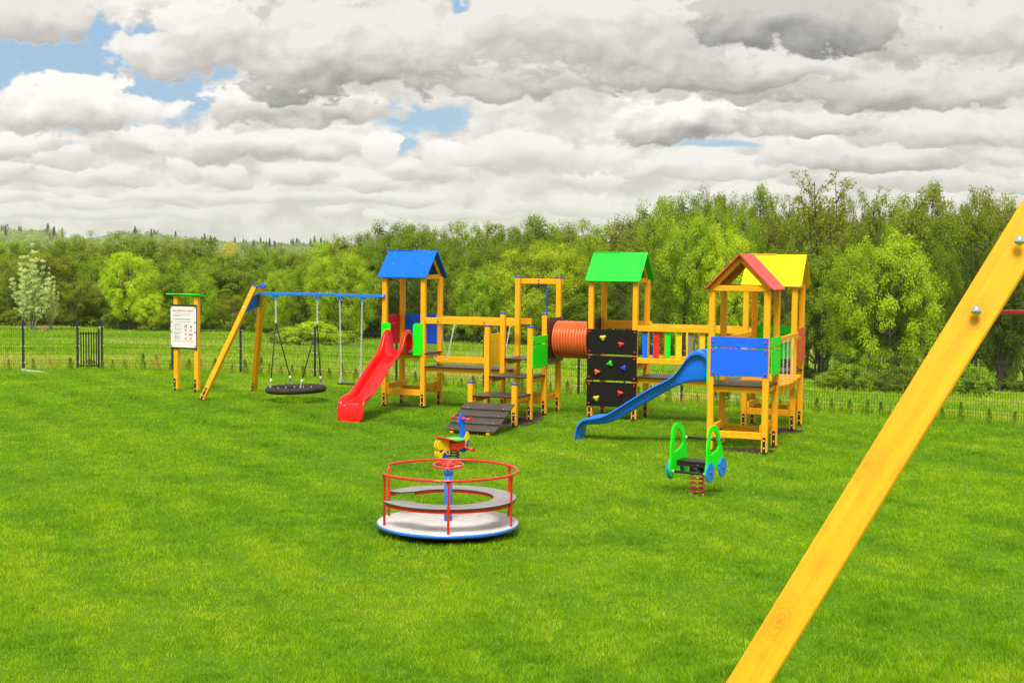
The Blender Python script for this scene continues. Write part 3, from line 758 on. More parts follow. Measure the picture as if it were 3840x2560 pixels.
rear = [(-.325, .265), (-.352, .30), (-.345, .35), (-.315, .395), (-.265, .418), (-.19, .415), (-.135, .39), (-.10, .34), (-.105, .25), (-.10, .21), (-.12, .17), (-.135, .19), (-.15, .165), (-.175, .20), (-.21, .215), (-.245, .175), (-.26, .135), (-.305, .13), (-.335, .165), (-.34, .215), (-.318, .245), (-.285, .215), (-.255, .212), (-.225, .24), (-.235, .262), (-.28, .258)]
for o_ in (.028, -.028): rplate(r1, L1, N1, rear, o_, .022, 'yellow_panel', 'rear_fender', caps=[(-.155, .225, 'blue_cap')])
blue_r = [(-.26, .12), (-.27, .20), (-.25, .28), (-.18, .33), (-.12, .30), (-.095, .22), (-.11, .14), (-.15, .09), (-.21, .085)]
rplate(r1, L1, N1, blue_r, 0, .03, 'blue_panel', 'rear_plate')
def spring(par, r, z0, z1, turns, wire, mat):
    n = turns*20; m = MB().mat(mat).tube([(r*math.cos(2*math.pi*i/20), r*math.sin(2*math.pi*i/20), z0+(z1-z0)*i/n) for i in range(int(n)+1)], wire, 8)
    m.build('spring', None, par)
spring(r1, .078, .0, .245, 6, .0115, 'black_metal')
m = MB().mat('galvanised').lathe([(.001, -.02), (.13, -.02), (.13, .012), (.001, .013)], (0, 0, 0), 24); m.build('base_plate', None, r1)

# --- green spring rider
SC2 = Vector((2.4636, 17.5307, 0)); SC2.z = G(SC2.x, SC2.y)
L2 = Vector((.52, .854, 0)).normalized(); N2 = Vector((L2.y, -L2.x, 0))
r2 = empty('spring_rider', SC2); tag(r2, 'bright green car shaped spring rider with blue wheels on dark red spring', 'spring rider')
out2 = [(-.335, .37), (-.31, .44), (-.296, .52), (-.302, .628), (-.281, .739), (-.259, .842), (-.215, .905), (-.13, .932), (-.045, .93), (.035, .897), (.093, .834), (.15, .719), (.192, .599), (.215, .489), (.26, .40), (.275, .345), (.255, .29), (.206, .255), (.151, .25), (.125, .30), (.085, .341), (.02, .36), (-.06, .358), (-.11, .335), (-.143, .289), (-.19, .252), (-.247, .236), (-.30, .262), (-.33, .31)]
hole2 = [(-.20, .565), (-.196, .70), (-.188, .80), (-.158, .858), (-.099, .866), (-.025, .832), (.042, .753), (.085, .655), (.072, .635), (.03, .605), (-.03, .587), (-.10, .572)]
for o_ in (.255, -.255):
    rplate(r2, L2, N2, out2, o_, .022, 'green_panel', 'side_plate', hole=hole2, caps=[(.135, .735, 'blue_cap'), (.07, .40, 'blue_cap'), (-.11, .385, 'blue_cap')])
    for s0, z0 in ((-.235, .335), (.182, .355)):
        sg = 1 if o_ > 0 else -1
        c_ = N2*(o_+sg*.022)+L2*s0+Vector((0, 0, z0))
        m = MB().mat('light_blue_panel').plate([(.122*math.cos(2*math.pi*k/40), .128*math.sin(2*math.pi*k/40)) for k in range(40)], c_, L2, (0, 0, 1), .018)
        m.mat('blue_cap').dome(c_+N2*sg*.009, N2*sg, .02, 1.1); m.build('wheel', None, r2)
for s0, z0, nm in ((.135, .72, 'grab_bar'), (-.27, .315, 'foot_bar')):
    m = MB().mat('black_rubber').cyl(N2*-.236+L2*s0+Z_*z0, N2*.236+L2*s0+Z_*z0, .0165, 12)
    m.mat('white_plastic')
    for sg in (-1, 1): m.cyl(N2*sg*.205+L2*s0+Z_*z0, N2*sg*.243+L2*s0+Z_*z0, .02, 12)
    m.build(nm, None, r2)
m = MB().mat('brown_board')
def obb(m, s0, s1, n0, n1, z0, z1, L, N): m.plate([(s0, n0), (s1, n0), (s1, n1), (s0, n1)], Vector((0, 0, (z0+z1)/2)), L, N, z1-z0)
obb(m, -.125, .145, -.243, .243, .428, .446, L2, N2); obb(m, -.11, -.09, -.243, .243, .37, .427, L2, N2); obb(m, .11, .13, -.243, .243, .37, .427, L2, N2)
m.mat('chrome').dome(L2*-.11+N2*.05+Z_*.40, -L2, .01); m.build('seat', None, r2)
spring(r2, .098, .0, .30, 5, .0125, 'dull_red_paint')
m = MB().mat('black_metal').lathe([(.001, .31), (.105, .31), (.105, .365), (.001, .366)], (0, 0, 0), 24).tube([(.1*math.cos(k*.33), .1*math.sin(k*.33), .285+.03*k/19) for k in range(20)], .013, 8); m.build('spring_collar', None, r2)
m = MB().mat('dull_red_paint').lathe([(.001, -.02), (.125, -.02), (.125, .002), (.001, .003)], (0, 0, 0), 24); m.mat('galvanised')
for a in (.5, 2.2, 3.8, 5.4): m.dome((.11*math.cos(a), .11*math.sin(a), .003), (0, 0, 1), .016)
m.build('base_plate', None, r2)

# --- notice board
NB = Vector((-7.622, 30.22, 0)); NB.z = 0
LB = Vector((.9165, -.400, 0)).normalized(); FB = Vector((LB.y, -LB.x, 0))      # FB faces the camera
nb = empty('notice_board', NB); tag(nb, 'yellow two-post notice board of playground rules under a green roof', 'notice board')
gzb = G(NB.x, NB.y)
def BP(s_, f_, z_): return LB*s_+FB*f_+Vector((0, 0, z_))
for s0 in (.05, .61):
    MB().mat('stained_wood_z').beam(BP(s0, 0, gzb+.06), BP(s0, 0, 2.17), .11, .10, FB, .009).build('post', None, nb)
    m = MB().mat('black_metal').beam(BP(s0-.02, .052, gzb-.05), BP(s0-.02, .052, gzb+.30), .05, .012, FB, .003); m.mat('galvanised')
    for h in (.09, .23): m.dome(BP(s0-.02, .058, gzb+h), FB, .015)
    m.build('foot_bracket', None, nb)
m = MB().mat('green_panel')
m.plate([(-.15, -.13), (.76, -.13), (.76, .13), (-.15, .13)], BP(0, 0, 2.2)+FB*.0, LB, (FB*.985+Vector((0, 0, .17))), .02); m.build('roof', None, nb)
bx0, bx1, bz0, bz1 = -.062, .655, .985, 1.985
def brect(m, s0, s1, z0, z1, f_, th=.003): m.plate([(s0, z0), (s1, z0), (s1, z1), (s0, z1)], FB*f_, LB, (0, 0, 1), th)
m = MB().mat('brown_board'); brect(m, bx0, bx1, bz0, bz1, .065, .02); m.build('back_board', None, nb)
m = MB().mat('white_board'); brect(m, bx0+.012, bx1-.012, bz0+.04, bz1-.045, .079, .006); m.build('sign_plate', None, nb)
Bw = bx1-bx0; f1 = .0835
def sgn(x, y): return bx0+Bw*(x-100)/(772-100), bz1-(y-358)/(1490-358)*(bz1-bz0)     # coordinates read off the enlarged sign
m = MB()
def strip(mt, x0, y0, x1, y1, f_=f1):
    a = sgn(x0, y0); b = sgn(x1, y1); m.mat(mt); brect(m, min(a[0], b[0]), max(a[0], b[0]), min(a[1], b[1]), max(a[1], b[1]), f_, .0015)
for x0, y0, x1, y1 in ((150, 450, 720, 456), (150, 1375, 720, 1381), (150, 456, 156, 1375), (714, 456, 720, 1375)): strip('print_pink', x0, y0, x1, y1)
for y in (838, 945, 1050, 1155, 1255): strip('print_gray', 180, y, 705, y+3)
for x in (432, 565): strip('print_gray', x, 841, x+3, 1255)
def cross(cx, cy, r_=28):
    m.mat('print_red')
    for sg in (-1, 1):
        a = sgn(cx-r_, cy-sg*r_*1.1); b = sgn(cx+r_, cy+sg*r_*1.1)
        d = Vector((b[0]-a[0], b[1]-a[1])); L_ = d.length; d /= L_; nx = Vector((-d.y, d.x))*.0045
        m.plate([(a[0]+nx.x, a[1]+nx.y), (a[0]-nx.x, a[1]-nx.y), (b[0]-nx.x, b[1]-nx.y), (b[0]+nx.x, b[1]+nx.y)], FB*(f1+.002+.0003*sg), LB, (0, 0, 1), .001)
def poly(mt, pts):
    m.mat(mt); m.plate([sgn(*p) for p in pts], FB*f1, LB, (0, 0, 1), .0015)
poly('print_black', [(462, 885), (480, 893), (512, 888), (518, 862), (536, 868), (536, 880), (524, 884), (520, 900), (516, 935), (506, 935), (506, 908), (478, 908), (474, 935), (464, 935), (466, 900)])
poly('print_black', [(606, 893), (653, 893), (645, 938), (614, 938)]); poly('print_red', [(590, 853), (600, 850), (616, 872), (606, 878)])
for cx, cy in ((495, 995), (495, 1100), (495, 1210), (625, 1210), (625, 1000)):
    poly('print_black', [(cx-16, cy+24), (cx-4, cy-4), (cx+8, cy-22), (cx+16, cy-18), (cx+10, cy-2), (cx+22, cy+8), (cx+18, cy+13), (cx+2, cy+6), (cx-8, cy+26)])
for dx in (-36, 36): poly('print_black', [(625+dx-16, 1105), (625+dx+14, 1098), (625+dx+18, 1122), (625+dx-14, 1128)])
for cx, cy in ((495, 900), (495, 995), (625, 1000), (495, 1100), (625, 1112), (495, 1210), (625, 1210)): cross(cx, cy)
m.build('pictogram_table', None, nb)
def text(body, x0, y0, x1, cap, mt, name):
    cu = bpy.data.curves.new(name, 'FONT'); cu.body = body; cu.size = 1; cu.fill_mode = 'FRONT'; cu.resolution_u = 2; cu.offset = .022 if name == 'sign_heading' else .012
    t = bpy.data.objects.new('t', cu); col.objects.link(t)
    bpy.context.view_layer.update()
    me = bpy.data.meshes.new_from_object(t.evaluated_get(bpy.context.evaluated_depsgraph_get()))
    bpy.data.objects.remove(t); me.name = name
    co = np.empty(len(me.vertices)*3); me.vertices.foreach_get('co', co); co = co.reshape(-1, 3)
    a = sgn(x0, y0); wd = sgn(x1, y0)[0]-a[0]; w0, w1 = co[:, 0].min(), co[:, 0].max(); hc = (sgn(0, 0)[1]-sgn(0, cap)[1])/.72
    S = np.array([LB*((c[0]-w0)/(w1-w0)*wd+a[0])+FB*(f1+.0012)+Vector((0, 0, a[1]+c[1]*hc)) for c in co])
    me.vertices.foreach_set('co', S.ravel()); me.materials.clear(); me.materials.append(MATS[mt])
    ob = bpy.data.objects.new(name, me); col.objects.link(ob); ob.parent = nb
text('REGULAMIN PLACU ZABAW', 172, 536, 694, 50, 'print_red', 'sign_heading')
lines = [('PLAC ZABAW PRZEZNACZONY JEST DLA DZIECI OD 1 ROKU', 178, 586, 645, 15), ('DZIECI PONIŻEJ 12 LAT MUSZĄ ZNAJDOWAĆ SIĘ POD', 178, 632, 628, 16), ('OPIEKĄ OSÓB DOROSŁYCH', 178, 657, 382, 16),
         ('ZA BEZPIECZEŃSTWO DZIECI ZNAJDUJĄCYCH SIĘ NA PLACU', 178, 722, 660, 16), ('ZABAW ODPOWIEDZIALNOŚĆ PONOSZĄ OPIEKUNOWIE', 178, 748, 610, 16), ('ZA SZKODY WYRZĄDZONE PRZEZ DZIECI ODPOWIADAJĄ RODZICE', 178, 804, 695, 15),
         ('NA TERENIE PLACU ZABAW', 190, 866, 378, 11), ('NIE WOLNO WPROWADZAĆ PSÓW', 190, 888, 424, 11), ('NA PLACU ZABAW NIE WOLNO', 190, 910, 400, 11), ('ŚMIECIĆ', 190, 930, 246, 11),
         ('ZABRONIONE JEST NISZCZENIE', 190, 974, 418, 11), ('WYPOSAŻENIA I ELEMENTÓW', 190, 998, 388, 11), ('PLACU ZABAW', 190, 1020, 366, 11), ('ZABRONIONE JEST WCHODZENIE', 190, 1064, 418, 11), ('NA OGRODZENIE PLACU', 190, 1086, 390, 11), ('ORAZ NA DACHY WIEŻ', 190, 1108, 388, 11), ('I ZJEŻDŻALNI', 190, 1130, 326, 11),
         ('NA TERENIE PLACU ZABAW', 190, 1172, 378, 11), ('ZABRONIONA JEST', 190, 1194, 335, 11), ('JAZDA NA ROWERACH I ROLKACH', 190, 1216, 410, 11), ('ORAZ GRA W PIŁKĘ', 190, 1238, 340, 11)]
for b_, x0, y0, x1, cp in lines: text(b_, x0, y0, x1, cp, 'print_black', 'sign_text')
text('NIEPRZESTRZEGANIE POWYŻSZYCH ZASAD GROZI WYPADKIEM', 180, 1298, 690, 20, 'print_red', 'sign_text')
for s0 in (bx0+.03, bx1-.035):
    for y in (418, 795, 1045, 1410):
        MB().mat('green_cap').dome(BP(s0, .082, sgn(0, y)[1]), FB, .019, 1.0).build('bolt_cap', None, nb)

# --- swing frame close to the camera
fy0 = 3.6
def fp(px, py): return at_dist(px, py, fy0)
c0, c1 = fp((2725+2891)/2, 2560), fp(3840, 886)
dF = (c1-c0).normalized()
foot = c0+dF*((G(-.6, 3.6)+.0-c0.z)/dF.z); apex = c1+dF*.36
fsw = empty('swing_frame', (foot.x, foot.y, G(foot.x, foot.y))); tag(fsw, 'near slanting yellow timber swing leg with two shiny bolts and thin red bar', 'swing frame')
fo = Vector(fsw.location)
vw = ((c0+c1)/2-EYE).normalized(); nF = (vw*-1-dF*(-vw).dot(dF)).normalized()
nF = (nF+Vector((-.035, 0, 0))).normalized()
wF = 141/F*fy0
mm_ = []
def fg_wood():
    m, nt, b = newmat('near_timber')
    # grain runs along the leg: use a rotated object coordinate
    co = objco(nt); vr = nd(nt, 'ShaderNodeMapping', vector_type='TEXTURE'); q = dF.to_track_quat('Z', 'Y').to_euler(); vr.inputs['Rotation'].default_value = q; nt.links.new(co, vr.inputs[0])
    v = vr.outputs[0]; c = (.93, .44, .006)
    g = noise(nt, mapping(nt, v, (1, 1, .05)), 42, 6, .62); g2 = noise(nt, mapping(nt, v, (1, 1, .03)), 160, 4, .6); g3 = noise(nt, mapping(nt, v, (1, 1, .3)), 6, 3, .5)
    base = ramp(nt, g, [(.3, (c[0]*.9, c[1]*.86, c[2])), (.55, c), (.75, (.93, .50, .012))])
    big = ramp(nt, g3, [(.3, .90), (.7, 1.0)])
    fine = ramp(nt, g2, [(.3, .93), (.6, 1)])
    x = base
    for k in (big, fine):
        mu = nd(nt, 'ShaderNodeMix', data_type='RGBA', blend_type='MULTIPLY'); mu.inputs[0].default_value = 1; nt.links.new(x, mu.inputs[6]); nt.links.new(k, mu.inputs[7]); x = mu.outputs[2]
    # knots where the plank has them
    axis = tuple(dF); best = None
    for (kx, ky, kr) in ((3252, 1740, 1.0), (3234, 1848, .42), (3097, 1970, .45), (3077, 2108, .6), (2928, 2322, 1.15), (3368, 1767, .5), (3660, 1196, 1.0), (3555, 1420, .35), (3050, 2250, .3), (3480, 1290, .4), (2860, 2450, .4)):
        p = fp(kx, ky); p = p-nF*((p-c0).dot(nF))+nF*.045-fo
        df = nd(nt, 'ShaderNodeVectorMath', operation='SUBTRACT'); nt.links.new(co, df.inputs[0]); df.inputs[1].default_value = tuple(p)
        dt = nd(nt, 'ShaderNodeVectorMath', operation='DOT_PRODUCT'); nt.links.new(df.outputs[0], dt.inputs[0]); dt.inputs[1].default_value = axis
        sc_ = nd(nt, 'ShaderNodeVectorMath', operation='SCALE'); sc_.inputs[0].default_value = axis; ml = nd(nt, 'ShaderNodeMath', operation='MULTIPLY'); ml.inputs[1].default_value = -.45; nt.links.new(dt.outputs['Value'], ml.inputs[0]); nt.links.new(ml.outputs[0], sc_.inputs['Scale'])
        sm_ = nd(nt, 'ShaderNodeVectorMath', operation='ADD'); nt.links.new(df.outputs[0], sm_.inputs[0]); nt.links.new(sc_.outputs[0], sm_.inputs[1])
        ln_ = nd(nt, 'ShaderNodeVectorMath', operation='LENGTH'); nt.links.new(sm_.outputs[0], ln_.inputs[0])
        dv = nd(nt, 'ShaderNodeMath', operation='MULTIPLY'); dv.inputs[1].default_value = 6.5/kr; nt.links.new(ln_.outputs['Value'], dv.inputs[0])
        if best is None: best = dv.outputs[0]
        else:
            mn = nd(nt, 'ShaderNodeMath', operation='MINIMUM'); nt.links.new(best, mn.inputs[0]); nt.links.new(dv.outputs[0], mn.inputs[1]); best = mn.outputs[0]
    wd = noise(nt, v, 45, 2); ad = nd(nt, 'ShaderNodeMath', operation='MULTIPLY_ADD'); ad.inputs[1].default_value = .08; nt.links.new(wd, ad.inputs[0]); nt.links.new(best, ad.inputs[2])
    rg = nd(nt, 'ShaderNodeMath', operation='MULTIPLY'); rg.inputs[1].default_value = 120; nt.links.new(ad.outputs[0], rg.inputs[0]); sn = nd(nt, 'ShaderNodeMath', operation='SINE'); nt.links.new(rg.outputs[0], sn.inputs[0])
    nr = ramp(nt, ad.outputs[0], [(.07, 1), (.11, .62), (.22, .30), (.34, 0)]); ra = nd(nt, 'ShaderNodeMath', operation='MULTIPLY_ADD'); ra.inputs[1].default_value = .28; ra.inputs[2].default_value = .5; nt.links.new(sn.outputs[0], ra.inputs[0])
    kf = nd(nt, 'ShaderNodeMath', operation='MULTIPLY'); nt.links.new(nr, kf.inputs[0]); nt.links.new(ra.outputs[0], kf.inputs[1])
    nt.links.new(mixcol(nt, kf.outputs[0], x, (.50, .17, .004)), b.inputs['Base Color'])
    b.inputs['Roughness'].default_value = .5; b.inputs['Specular IOR Level'].default_value = .35
    bump(nt, b, g2, .10, .002); MATS['near_timber'] = m
fg_wood()
MB(fo).mat('near_timber').beam(foot-dF*.02, apex, wF, .09, nF, .005).build('leg', None, fsw)
for px, py in ((3657, 1176), (3816, 919)):
    p = fp(px, py); p = p-nF*((p-c0).dot(nF))+nF*.046
    MB(fo).mat('chrome').dome(p, nF, .0142, .62).build('bolt_head', None, fsw)
pa, pb = at_dist(3700, 1170, 3.72), at_dist(4300, 1170, 3.72)
MB(fo).mat('red_paint').beam(pa, pb, .03, 15/F*3.72, (0, 0, 1), .0015).build('cross_bar', None, fsw)
lg2 = MB(fo).mat('stained_wood_z'); q0 = apex-dF*.02
lg2.beam(Vector((q0.x+.25, q0.y+.10, q0.z-.02)), Vector((q0.x+.62, 5.6, G(1.9, 5.6))), .1, .09, (0, 1, 0)); lg2.build('leg', None, fsw)
# ------------------------------------------------------------------ numpy mesh helper
nr = np.random.default_rng(11)
def npmesh(name, co, faces, k, mat, attrs=None, smooth=False):
    me = bpy.data.meshes.new(name); nv, nf = len(co), len(faces)
    me.vertices.add(nv); me.vertices.foreach_set('co', np.ascontiguousarray(co, np.float32).ravel())
    me.loops.add(nf*k); me.loops.foreach_set('vertex_index', np.ascontiguousarray(faces, np.int32).ravel())
    me.polygons.add(nf); me.polygons.foreach_set('loop_start', np.arange(0, nf*k, k, dtype=np.int32))
    try: me.polygons.foreach_set('loop_total', np.full(nf, k, np.int32))
    except Exception: pass
    if smooth: me.polygons.foreach_set('use_smooth', np.ones(nf, bool))
    for n, v in (attrs or {}).items():
        a = me.attributes.new(n, 'FLOAT', 'POINT'); a.data.foreach_set('value', np.ascontiguousarray(v, np.float32))
    me.update(calc_edges=True); me.validate()
    if mat is not None: me.materials.append(mat)
    return me
def link(name, me, parent=None):
    o = bpy.data.objects.new(name, me); col.objects.link(o)
    if parent is not None: o.parent = parent
    return o
# ------------------------------------------------------------------ ground sheet
ys = np.concatenate([np.linspace(-40, 4, 16), np.linspace(5, 46, 190), np.linspace(47, 170, 90), np.geomspace(175, 2600, 80), np.geomspace(2800, 5000, 8)])
ts = np.linspace(-1, 1, 171); ts = np.sign(ts)*np.abs(ts)**1.25
X = ts[None, :]*(ys[:, None]+62)*.85; Y = np.repeat(ys[:, None], len(ts), 1)
def hill(x, y):
    a = x/np.maximum(y, 5)
    h = 27.5-12*sm(-.31, -.20, a)-7*sm(-.17, .1, a)
    return h
def ground(x, y):
    x = np.asarray(x, float); y = np.asarray(y, float)
    yf = np.interp(x, fx, fy)
    z = -.06*np.exp(-((x-g1.x)**2+(y-g1.y)**2)/1.2) + .075*np.exp(-((x-g2.x)**2+(y-g2.y)**2)/1.0) + .03*np.exp(-((x-g3.x)**2+(y-g3.y)**2)/.5)
    z = z + .012*np.sin(x*1.3+.5*y)*np.sin(y*1.1-.4*x)*sm(5, 12, y) + .62*(1-sm(3.6, 8.6, y))
    a = x/np.maximum(y, 5)
    s = np.where(a < 0, .031+.006*sm(-.35, 0, a), .037+.025*sm(0, .3, a))
    dd = np.clip(y-yf, 0, None)
    z = z - .1*sm(0, .5, dd) - s*np.minimum(dd, 75) - .12*np.sin(x*.21+1)*np.sin(y*.17)*sm(4, 20, dd)*(1-sm(150, 300, dd))
    return z + hill(x, y)*sm(420, 1750, y) + 1.6*np.sin(x*.011)*np.sin(y*.006)*sm(600, 1000, y)
Z = ground(X, Y)
nyy, nxx = X.shape
idx = np.arange(nyy*nxx).reshape(nyy, nxx)
quads = np.stack([idx[:-1, :-1], idx[:-1, 1:], idx[1:, 1:], idx[1:, :-1]], -1).reshape(-1, 4)
yfv = np.interp(X.ravel(), fx, fy)
mg_mask = sm(-.1, .35, Y.ravel()-yfv)
mt, nt, b = newmat('ground_turf'); co = objco(nt)
at = nd(nt, 'ShaderNodeAttribute', attribute_name='meadow'); ad = nd(nt, 'ShaderNodeAttribute', attribute_name='past')
n1 = noise(nt, co, .6, 6, .6); n2 = noise(nt, co, 30, 4, .6)
lawn = ramp(nt, n1, [(.3, (.08, .19, .006)), (.7, (.13, .25, .008))])
n3 = noise(nt, mapping(nt, co, (.5, 1, 1)), .22, 6, .65)
mead = ramp(nt, n3, [(.30, (.13, .25, .010)), (.5, (.22, .34, .014)), (.62, (.33, .33, .08)), (.75, (.20, .33, .014))])
far = ramp(nt, noise(nt, co, .004, 4, .55), [(.35, (.15, .26, .03)), (.6, (.26, .38, .035)), (.7, (.09, .16, .025))])
md = mixcol(nt, ad.outputs['Fac'], mead, far)
c = mixcol(nt, at.outputs['Fac'], lawn, md)
fin = nd(nt, 'ShaderNodeMix', data_type='RGBA', blend_type='MULTIPLY'); fin.inputs[0].default_value = .5
nt.links.new(c, fin.inputs[6]); nt.links.new(ramp(nt, n2, [(.3, .45), (.7, 1)]), fin.inputs[7]); nt.links.new(fin.outputs[2], b.inputs['Base Color'])
b.inputs['Roughness'].default_value = 1; b.inputs['Specular IOR Level'].default_value = .1
bump(nt, b, n2, .6, .05)
g_ = link('ground', npmesh('ground', np.stack([X.ravel(), Y.ravel(), Z.ravel()], -1), quads, 4, mt, {'meadow': mg_mask, 'past': sm(90, 260, Y.ravel())}, True)); tag(g_, 'gently sloping ground of mown lawn and wild meadow', kind='structure')
# distant mountain
mm, nt, b = newmat('hazed_mountain_forest'); b.inputs['Base Color'].default_value = (.045, .075, .09, 1); b.inputs['Roughness'].default_value = 1  # forest colour with some blue distance haze mixed into it
xs = np.linspace(-2300, -1100, 70); pr = []
for x in xs:
    a = x/4500.0; pxx = 1920+a*5021
    h = 4+66*math.exp(-((pxx-470)/120.0)**2)+34*math.exp(-((pxx-310)/130.0)**2)+35*math.exp(-((pxx-620)/120.0)**2)+1.2*math.sin(x*.04)+.8*math.sin(x*.1)
    pr.append(h)
pr = np.array(pr); dep = np.array([-450, -225, 0, 225, 450]); hs = np.array([0, .62, 1, .62, 0])
MXv = np.repeat(xs[:, None], 5, 1); MYv = 4480+np.repeat(dep[None, :], 70, 0); MZv = pr[:, None]*hs[None, :]-2
ii = np.arange(350).reshape(70, 5); q = np.stack([ii[:-1, :-1], ii[1:, :-1], ii[1:, 1:], ii[:-1, 1:]], -1).reshape(-1, 4)
tag(link('mountain', npmesh('mountain', np.stack([MXv.ravel(), MYv.ravel(), MZv.ravel()], -1), q, 4, mm, None, True)), 'low wooded mountain far on the horizon', kind='structure')
# ------------------------------------------------------------------ soil patches
SOIL = [(-11.95, 25.22, .42, .26), (-8.88, 23.65, .30, .95), (-7.32, 24.95, .42, .24), (-4.22, 21.62, .46, .27), (-4.2, 24.4, .42, .42)]
ms, nt, b = newmat('bare_soil'); co = objco(nt)
n1 = noise(nt, co, 22, 6, .7); nt.links.new(ramp(nt, n1, [(.3, (.022, .013, .007)), (.55, (.055, .034, .018)), (.75, (.12, .08, .04))]), b.inputs['Base Color']); b.inputs['Roughness'].default_value = 1; bump(nt, b, n1, 1, .05)
sv, sf = [], []
for (u, v, ru, rv) in SOIL:
    base = len(sv); c_ = W(u, v); n = 44; ph = rnd.random()*6
    rr_ = [1+.10*math.sin(3*2*math.pi*k/n+ph)+.07*math.sin(7*2*math.pi*k/n+ph*2)+rnd.uniform(-.05, .05) for k in range(n)]
    for ring in (0, .35, .7, 1):
        for k in range(n):
            p = W(u+ru*ring*rr_[k]*math.cos(2*math.pi*k/n), v+rv*ring*rr_[k]*math.sin(2*math.pi*k/n)); sv.append((p.x, p.y, G(p.x, p.y)+.014-.012*ring))
    for r_ in range(3):
        for k in range(n): sf.append((base+r_*n+k, base+r_*n+(k+1) % n, base+(r_+1)*n+(k+1) % n, base+(r_+1)*n+k))
def G(x, y): return float(ground(x, y))
sv = np.array(sv); sv[:, 2] = ground(sv[:, 0], sv[:, 1])+.012
tag(link('soil', npmesh('soil', sv, np.array(sf), 4, ms, None, True)), 'bare dark soil patches under the playset', kind='structure')
# ------------------------------------------------------------------ grass blades
def vnoise(x, y, s, seed):
    """smooth value noise on an array"""
    r = np.random.default_rng(seed); T = r.random((256, 256)); x = x/s+1000; y = y/s+1000
    i = np.floor(x).astype(int); j = np.floor(y).astype(int); fx_ = x-i; fy_ = y-j; fx_ = fx_*fx_*(3-2*fx_); fy_ = fy_*fy_*(3-2*fy_)
    a = T[i % 256, j % 256]; b_ = T[(i+1) % 256, j % 256]; c_ = T[i % 256, (j+1) % 256]; d = T[(i+1) % 256, (j+1) % 256]
    return (a*(1-fx_)+b_*fx_)*(1-fy_)+(c_*(1-fx_)+d*fx_)*fy_
def blades(n, ysample, xw, hfun, wfun, keep, tintf):
    y = ysample(nr.random(n)); x = (nr.random(n)*2-1)*xw(y); k = keep(x, y); x, y = x[k], y[k]; n = len(x)
    z = ground(x, y)-.004; h = hfun(x, y, n); w_ = wfun(y, n); a = nr.random(n)*2*np.pi
    ln = np.abs(nr.normal(0, .42, n))+.15; la = 4*np.pi*vnoise(x, y, .13, 51)+nr.normal(0, .9, n)
    dx, dy = np.cos(a)*w_, np.sin(a)*w_; tx, ty = np.cos(la)*ln*h, np.sin(la)*ln*h
    co = np.empty((n, 5, 3)); B = np.stack([x, y, z], -1); D = np.stack([dx, dy, np.zeros(n)], -1)
    co[:, 0] = B-D; co[:, 1] = B+D
    mid = B+np.stack([tx*.35, ty*.35, h*.55], -1); co[:, 2] = mid+D*.8; co[:, 3] = mid-D*.8
    co[:, 4] = B+np.stack([tx, ty, h*np.sqrt(np.maximum(.2, 1-ln*ln*.5))], -1)
    i0 = np.arange(n)*5; f = np.concatenate([np.stack([i0, i0+1, i0+2], -1), np.stack([i0, i0+2, i0+3], -1), np.stack([i0+3, i0+2, i0+4], -1)])
    tint = np.repeat(tintf(x, y, n), 5)
    return co.reshape(-1, 3), f, tint
def leafmat(name, stops, trans=.35, rough=.55, objcol=False, nscale=None):
    m, nt, b = newmat(name); out = nt.nodes['Material Output']
    if objcol:
        oi = nd(nt, 'ShaderNodeObjectInfo'); c = oi.outputs['Color']; co = objco(nt)
        geo = nd(nt, 'ShaderNodeNewGeometry')
        v = ramp(nt, geo.outputs['Random Per Island'], [(0, (.78, .80, .7)), (.5, (1, 1, 1)), (1, (1.2, 1.15, 1.0))])
        v2 = ramp(nt, noise(nt, co, nscale or 7, 3, .6), [(.3, (.80, .86, .8)), (.7, (1.15, 1.08, 1.0))])
        x = c
        for k in (v, v2):
            mu = nd(nt, 'ShaderNodeMix', data_type='RGBA', blend_type='MULTIPLY'); mu.inputs[0].default_value = 1; nt.links.new(x, mu.inputs[6]); nt.links.new(k, mu.inputs[7]); x = mu.outputs[2]
        c = x
    else:
        at = nd(nt, 'ShaderNodeAttribute', attribute_name='tint'); c = ramp(nt, at.outputs['Fac'], stops)
    nt.links.new(c, b.inputs['Base Color']); b.inputs['Roughness'].default_value = rough; b.inputs['Specular IOR Level'].default_value = .25
    tr = nd(nt, 'ShaderNodeBsdfTranslucent'); hs = nd(nt, 'ShaderNodeHueSaturation'); hs.inputs['Value'].default_value = 1.25; hs.inputs['Hue'].default_value = .492
    nt.links.new(c, hs.inputs['Color']); nt.links.new(hs.outputs[0], tr.inputs[0])
    ms_ = nd(nt, 'ShaderNodeMixShader'); ms_.inputs[0].default_value = trans; nt.links.new(b.outputs[0], ms_.inputs[1]); nt.links.new(tr.outputs[0], ms_.inputs[2]); nt.links.new(ms_.outputs[0], out.inputs[0])
    return m
mgrass = leafmat('grass_blade', [(0, (.05, .16, .002)), (.3, (.145, .34, .003)), (.55, (.275, .49, .004)), (.8, (.43, .58, .006)), (1, (.58, .50, .08))], .45)
soil_uv = np.array(SOIL)
def keep_lawn(x, y):
    yf = np.interp(x, fx, fy); k = y < yf+.12
    u = x*UX.x+y*UX.y; v = x*VX.x+y*VX.y
    for (su, sv_, ru, rv) in SOIL: k &= (((u-su)/ru)**2+((v-sv_)/rv)**2) >  .45+nr.random(len(x))*.8
    k &= ((x-MX)**2+(y-MY)**2) > .45
    k &= nr.random(len(x)) < .30+1.25*vnoise(x, y, .075, 61)*(.6+.8*vnoise(x, y, .3, 62))
    return k
def hlawn(x, y, n): return (.020+.024*nr.random(n))*(.36+1.0*vnoise(x, y, .16, 3)+.55*vnoise(x, y, .5, 33))*(.8+.4*vnoise(x, y, 1.6, 4))
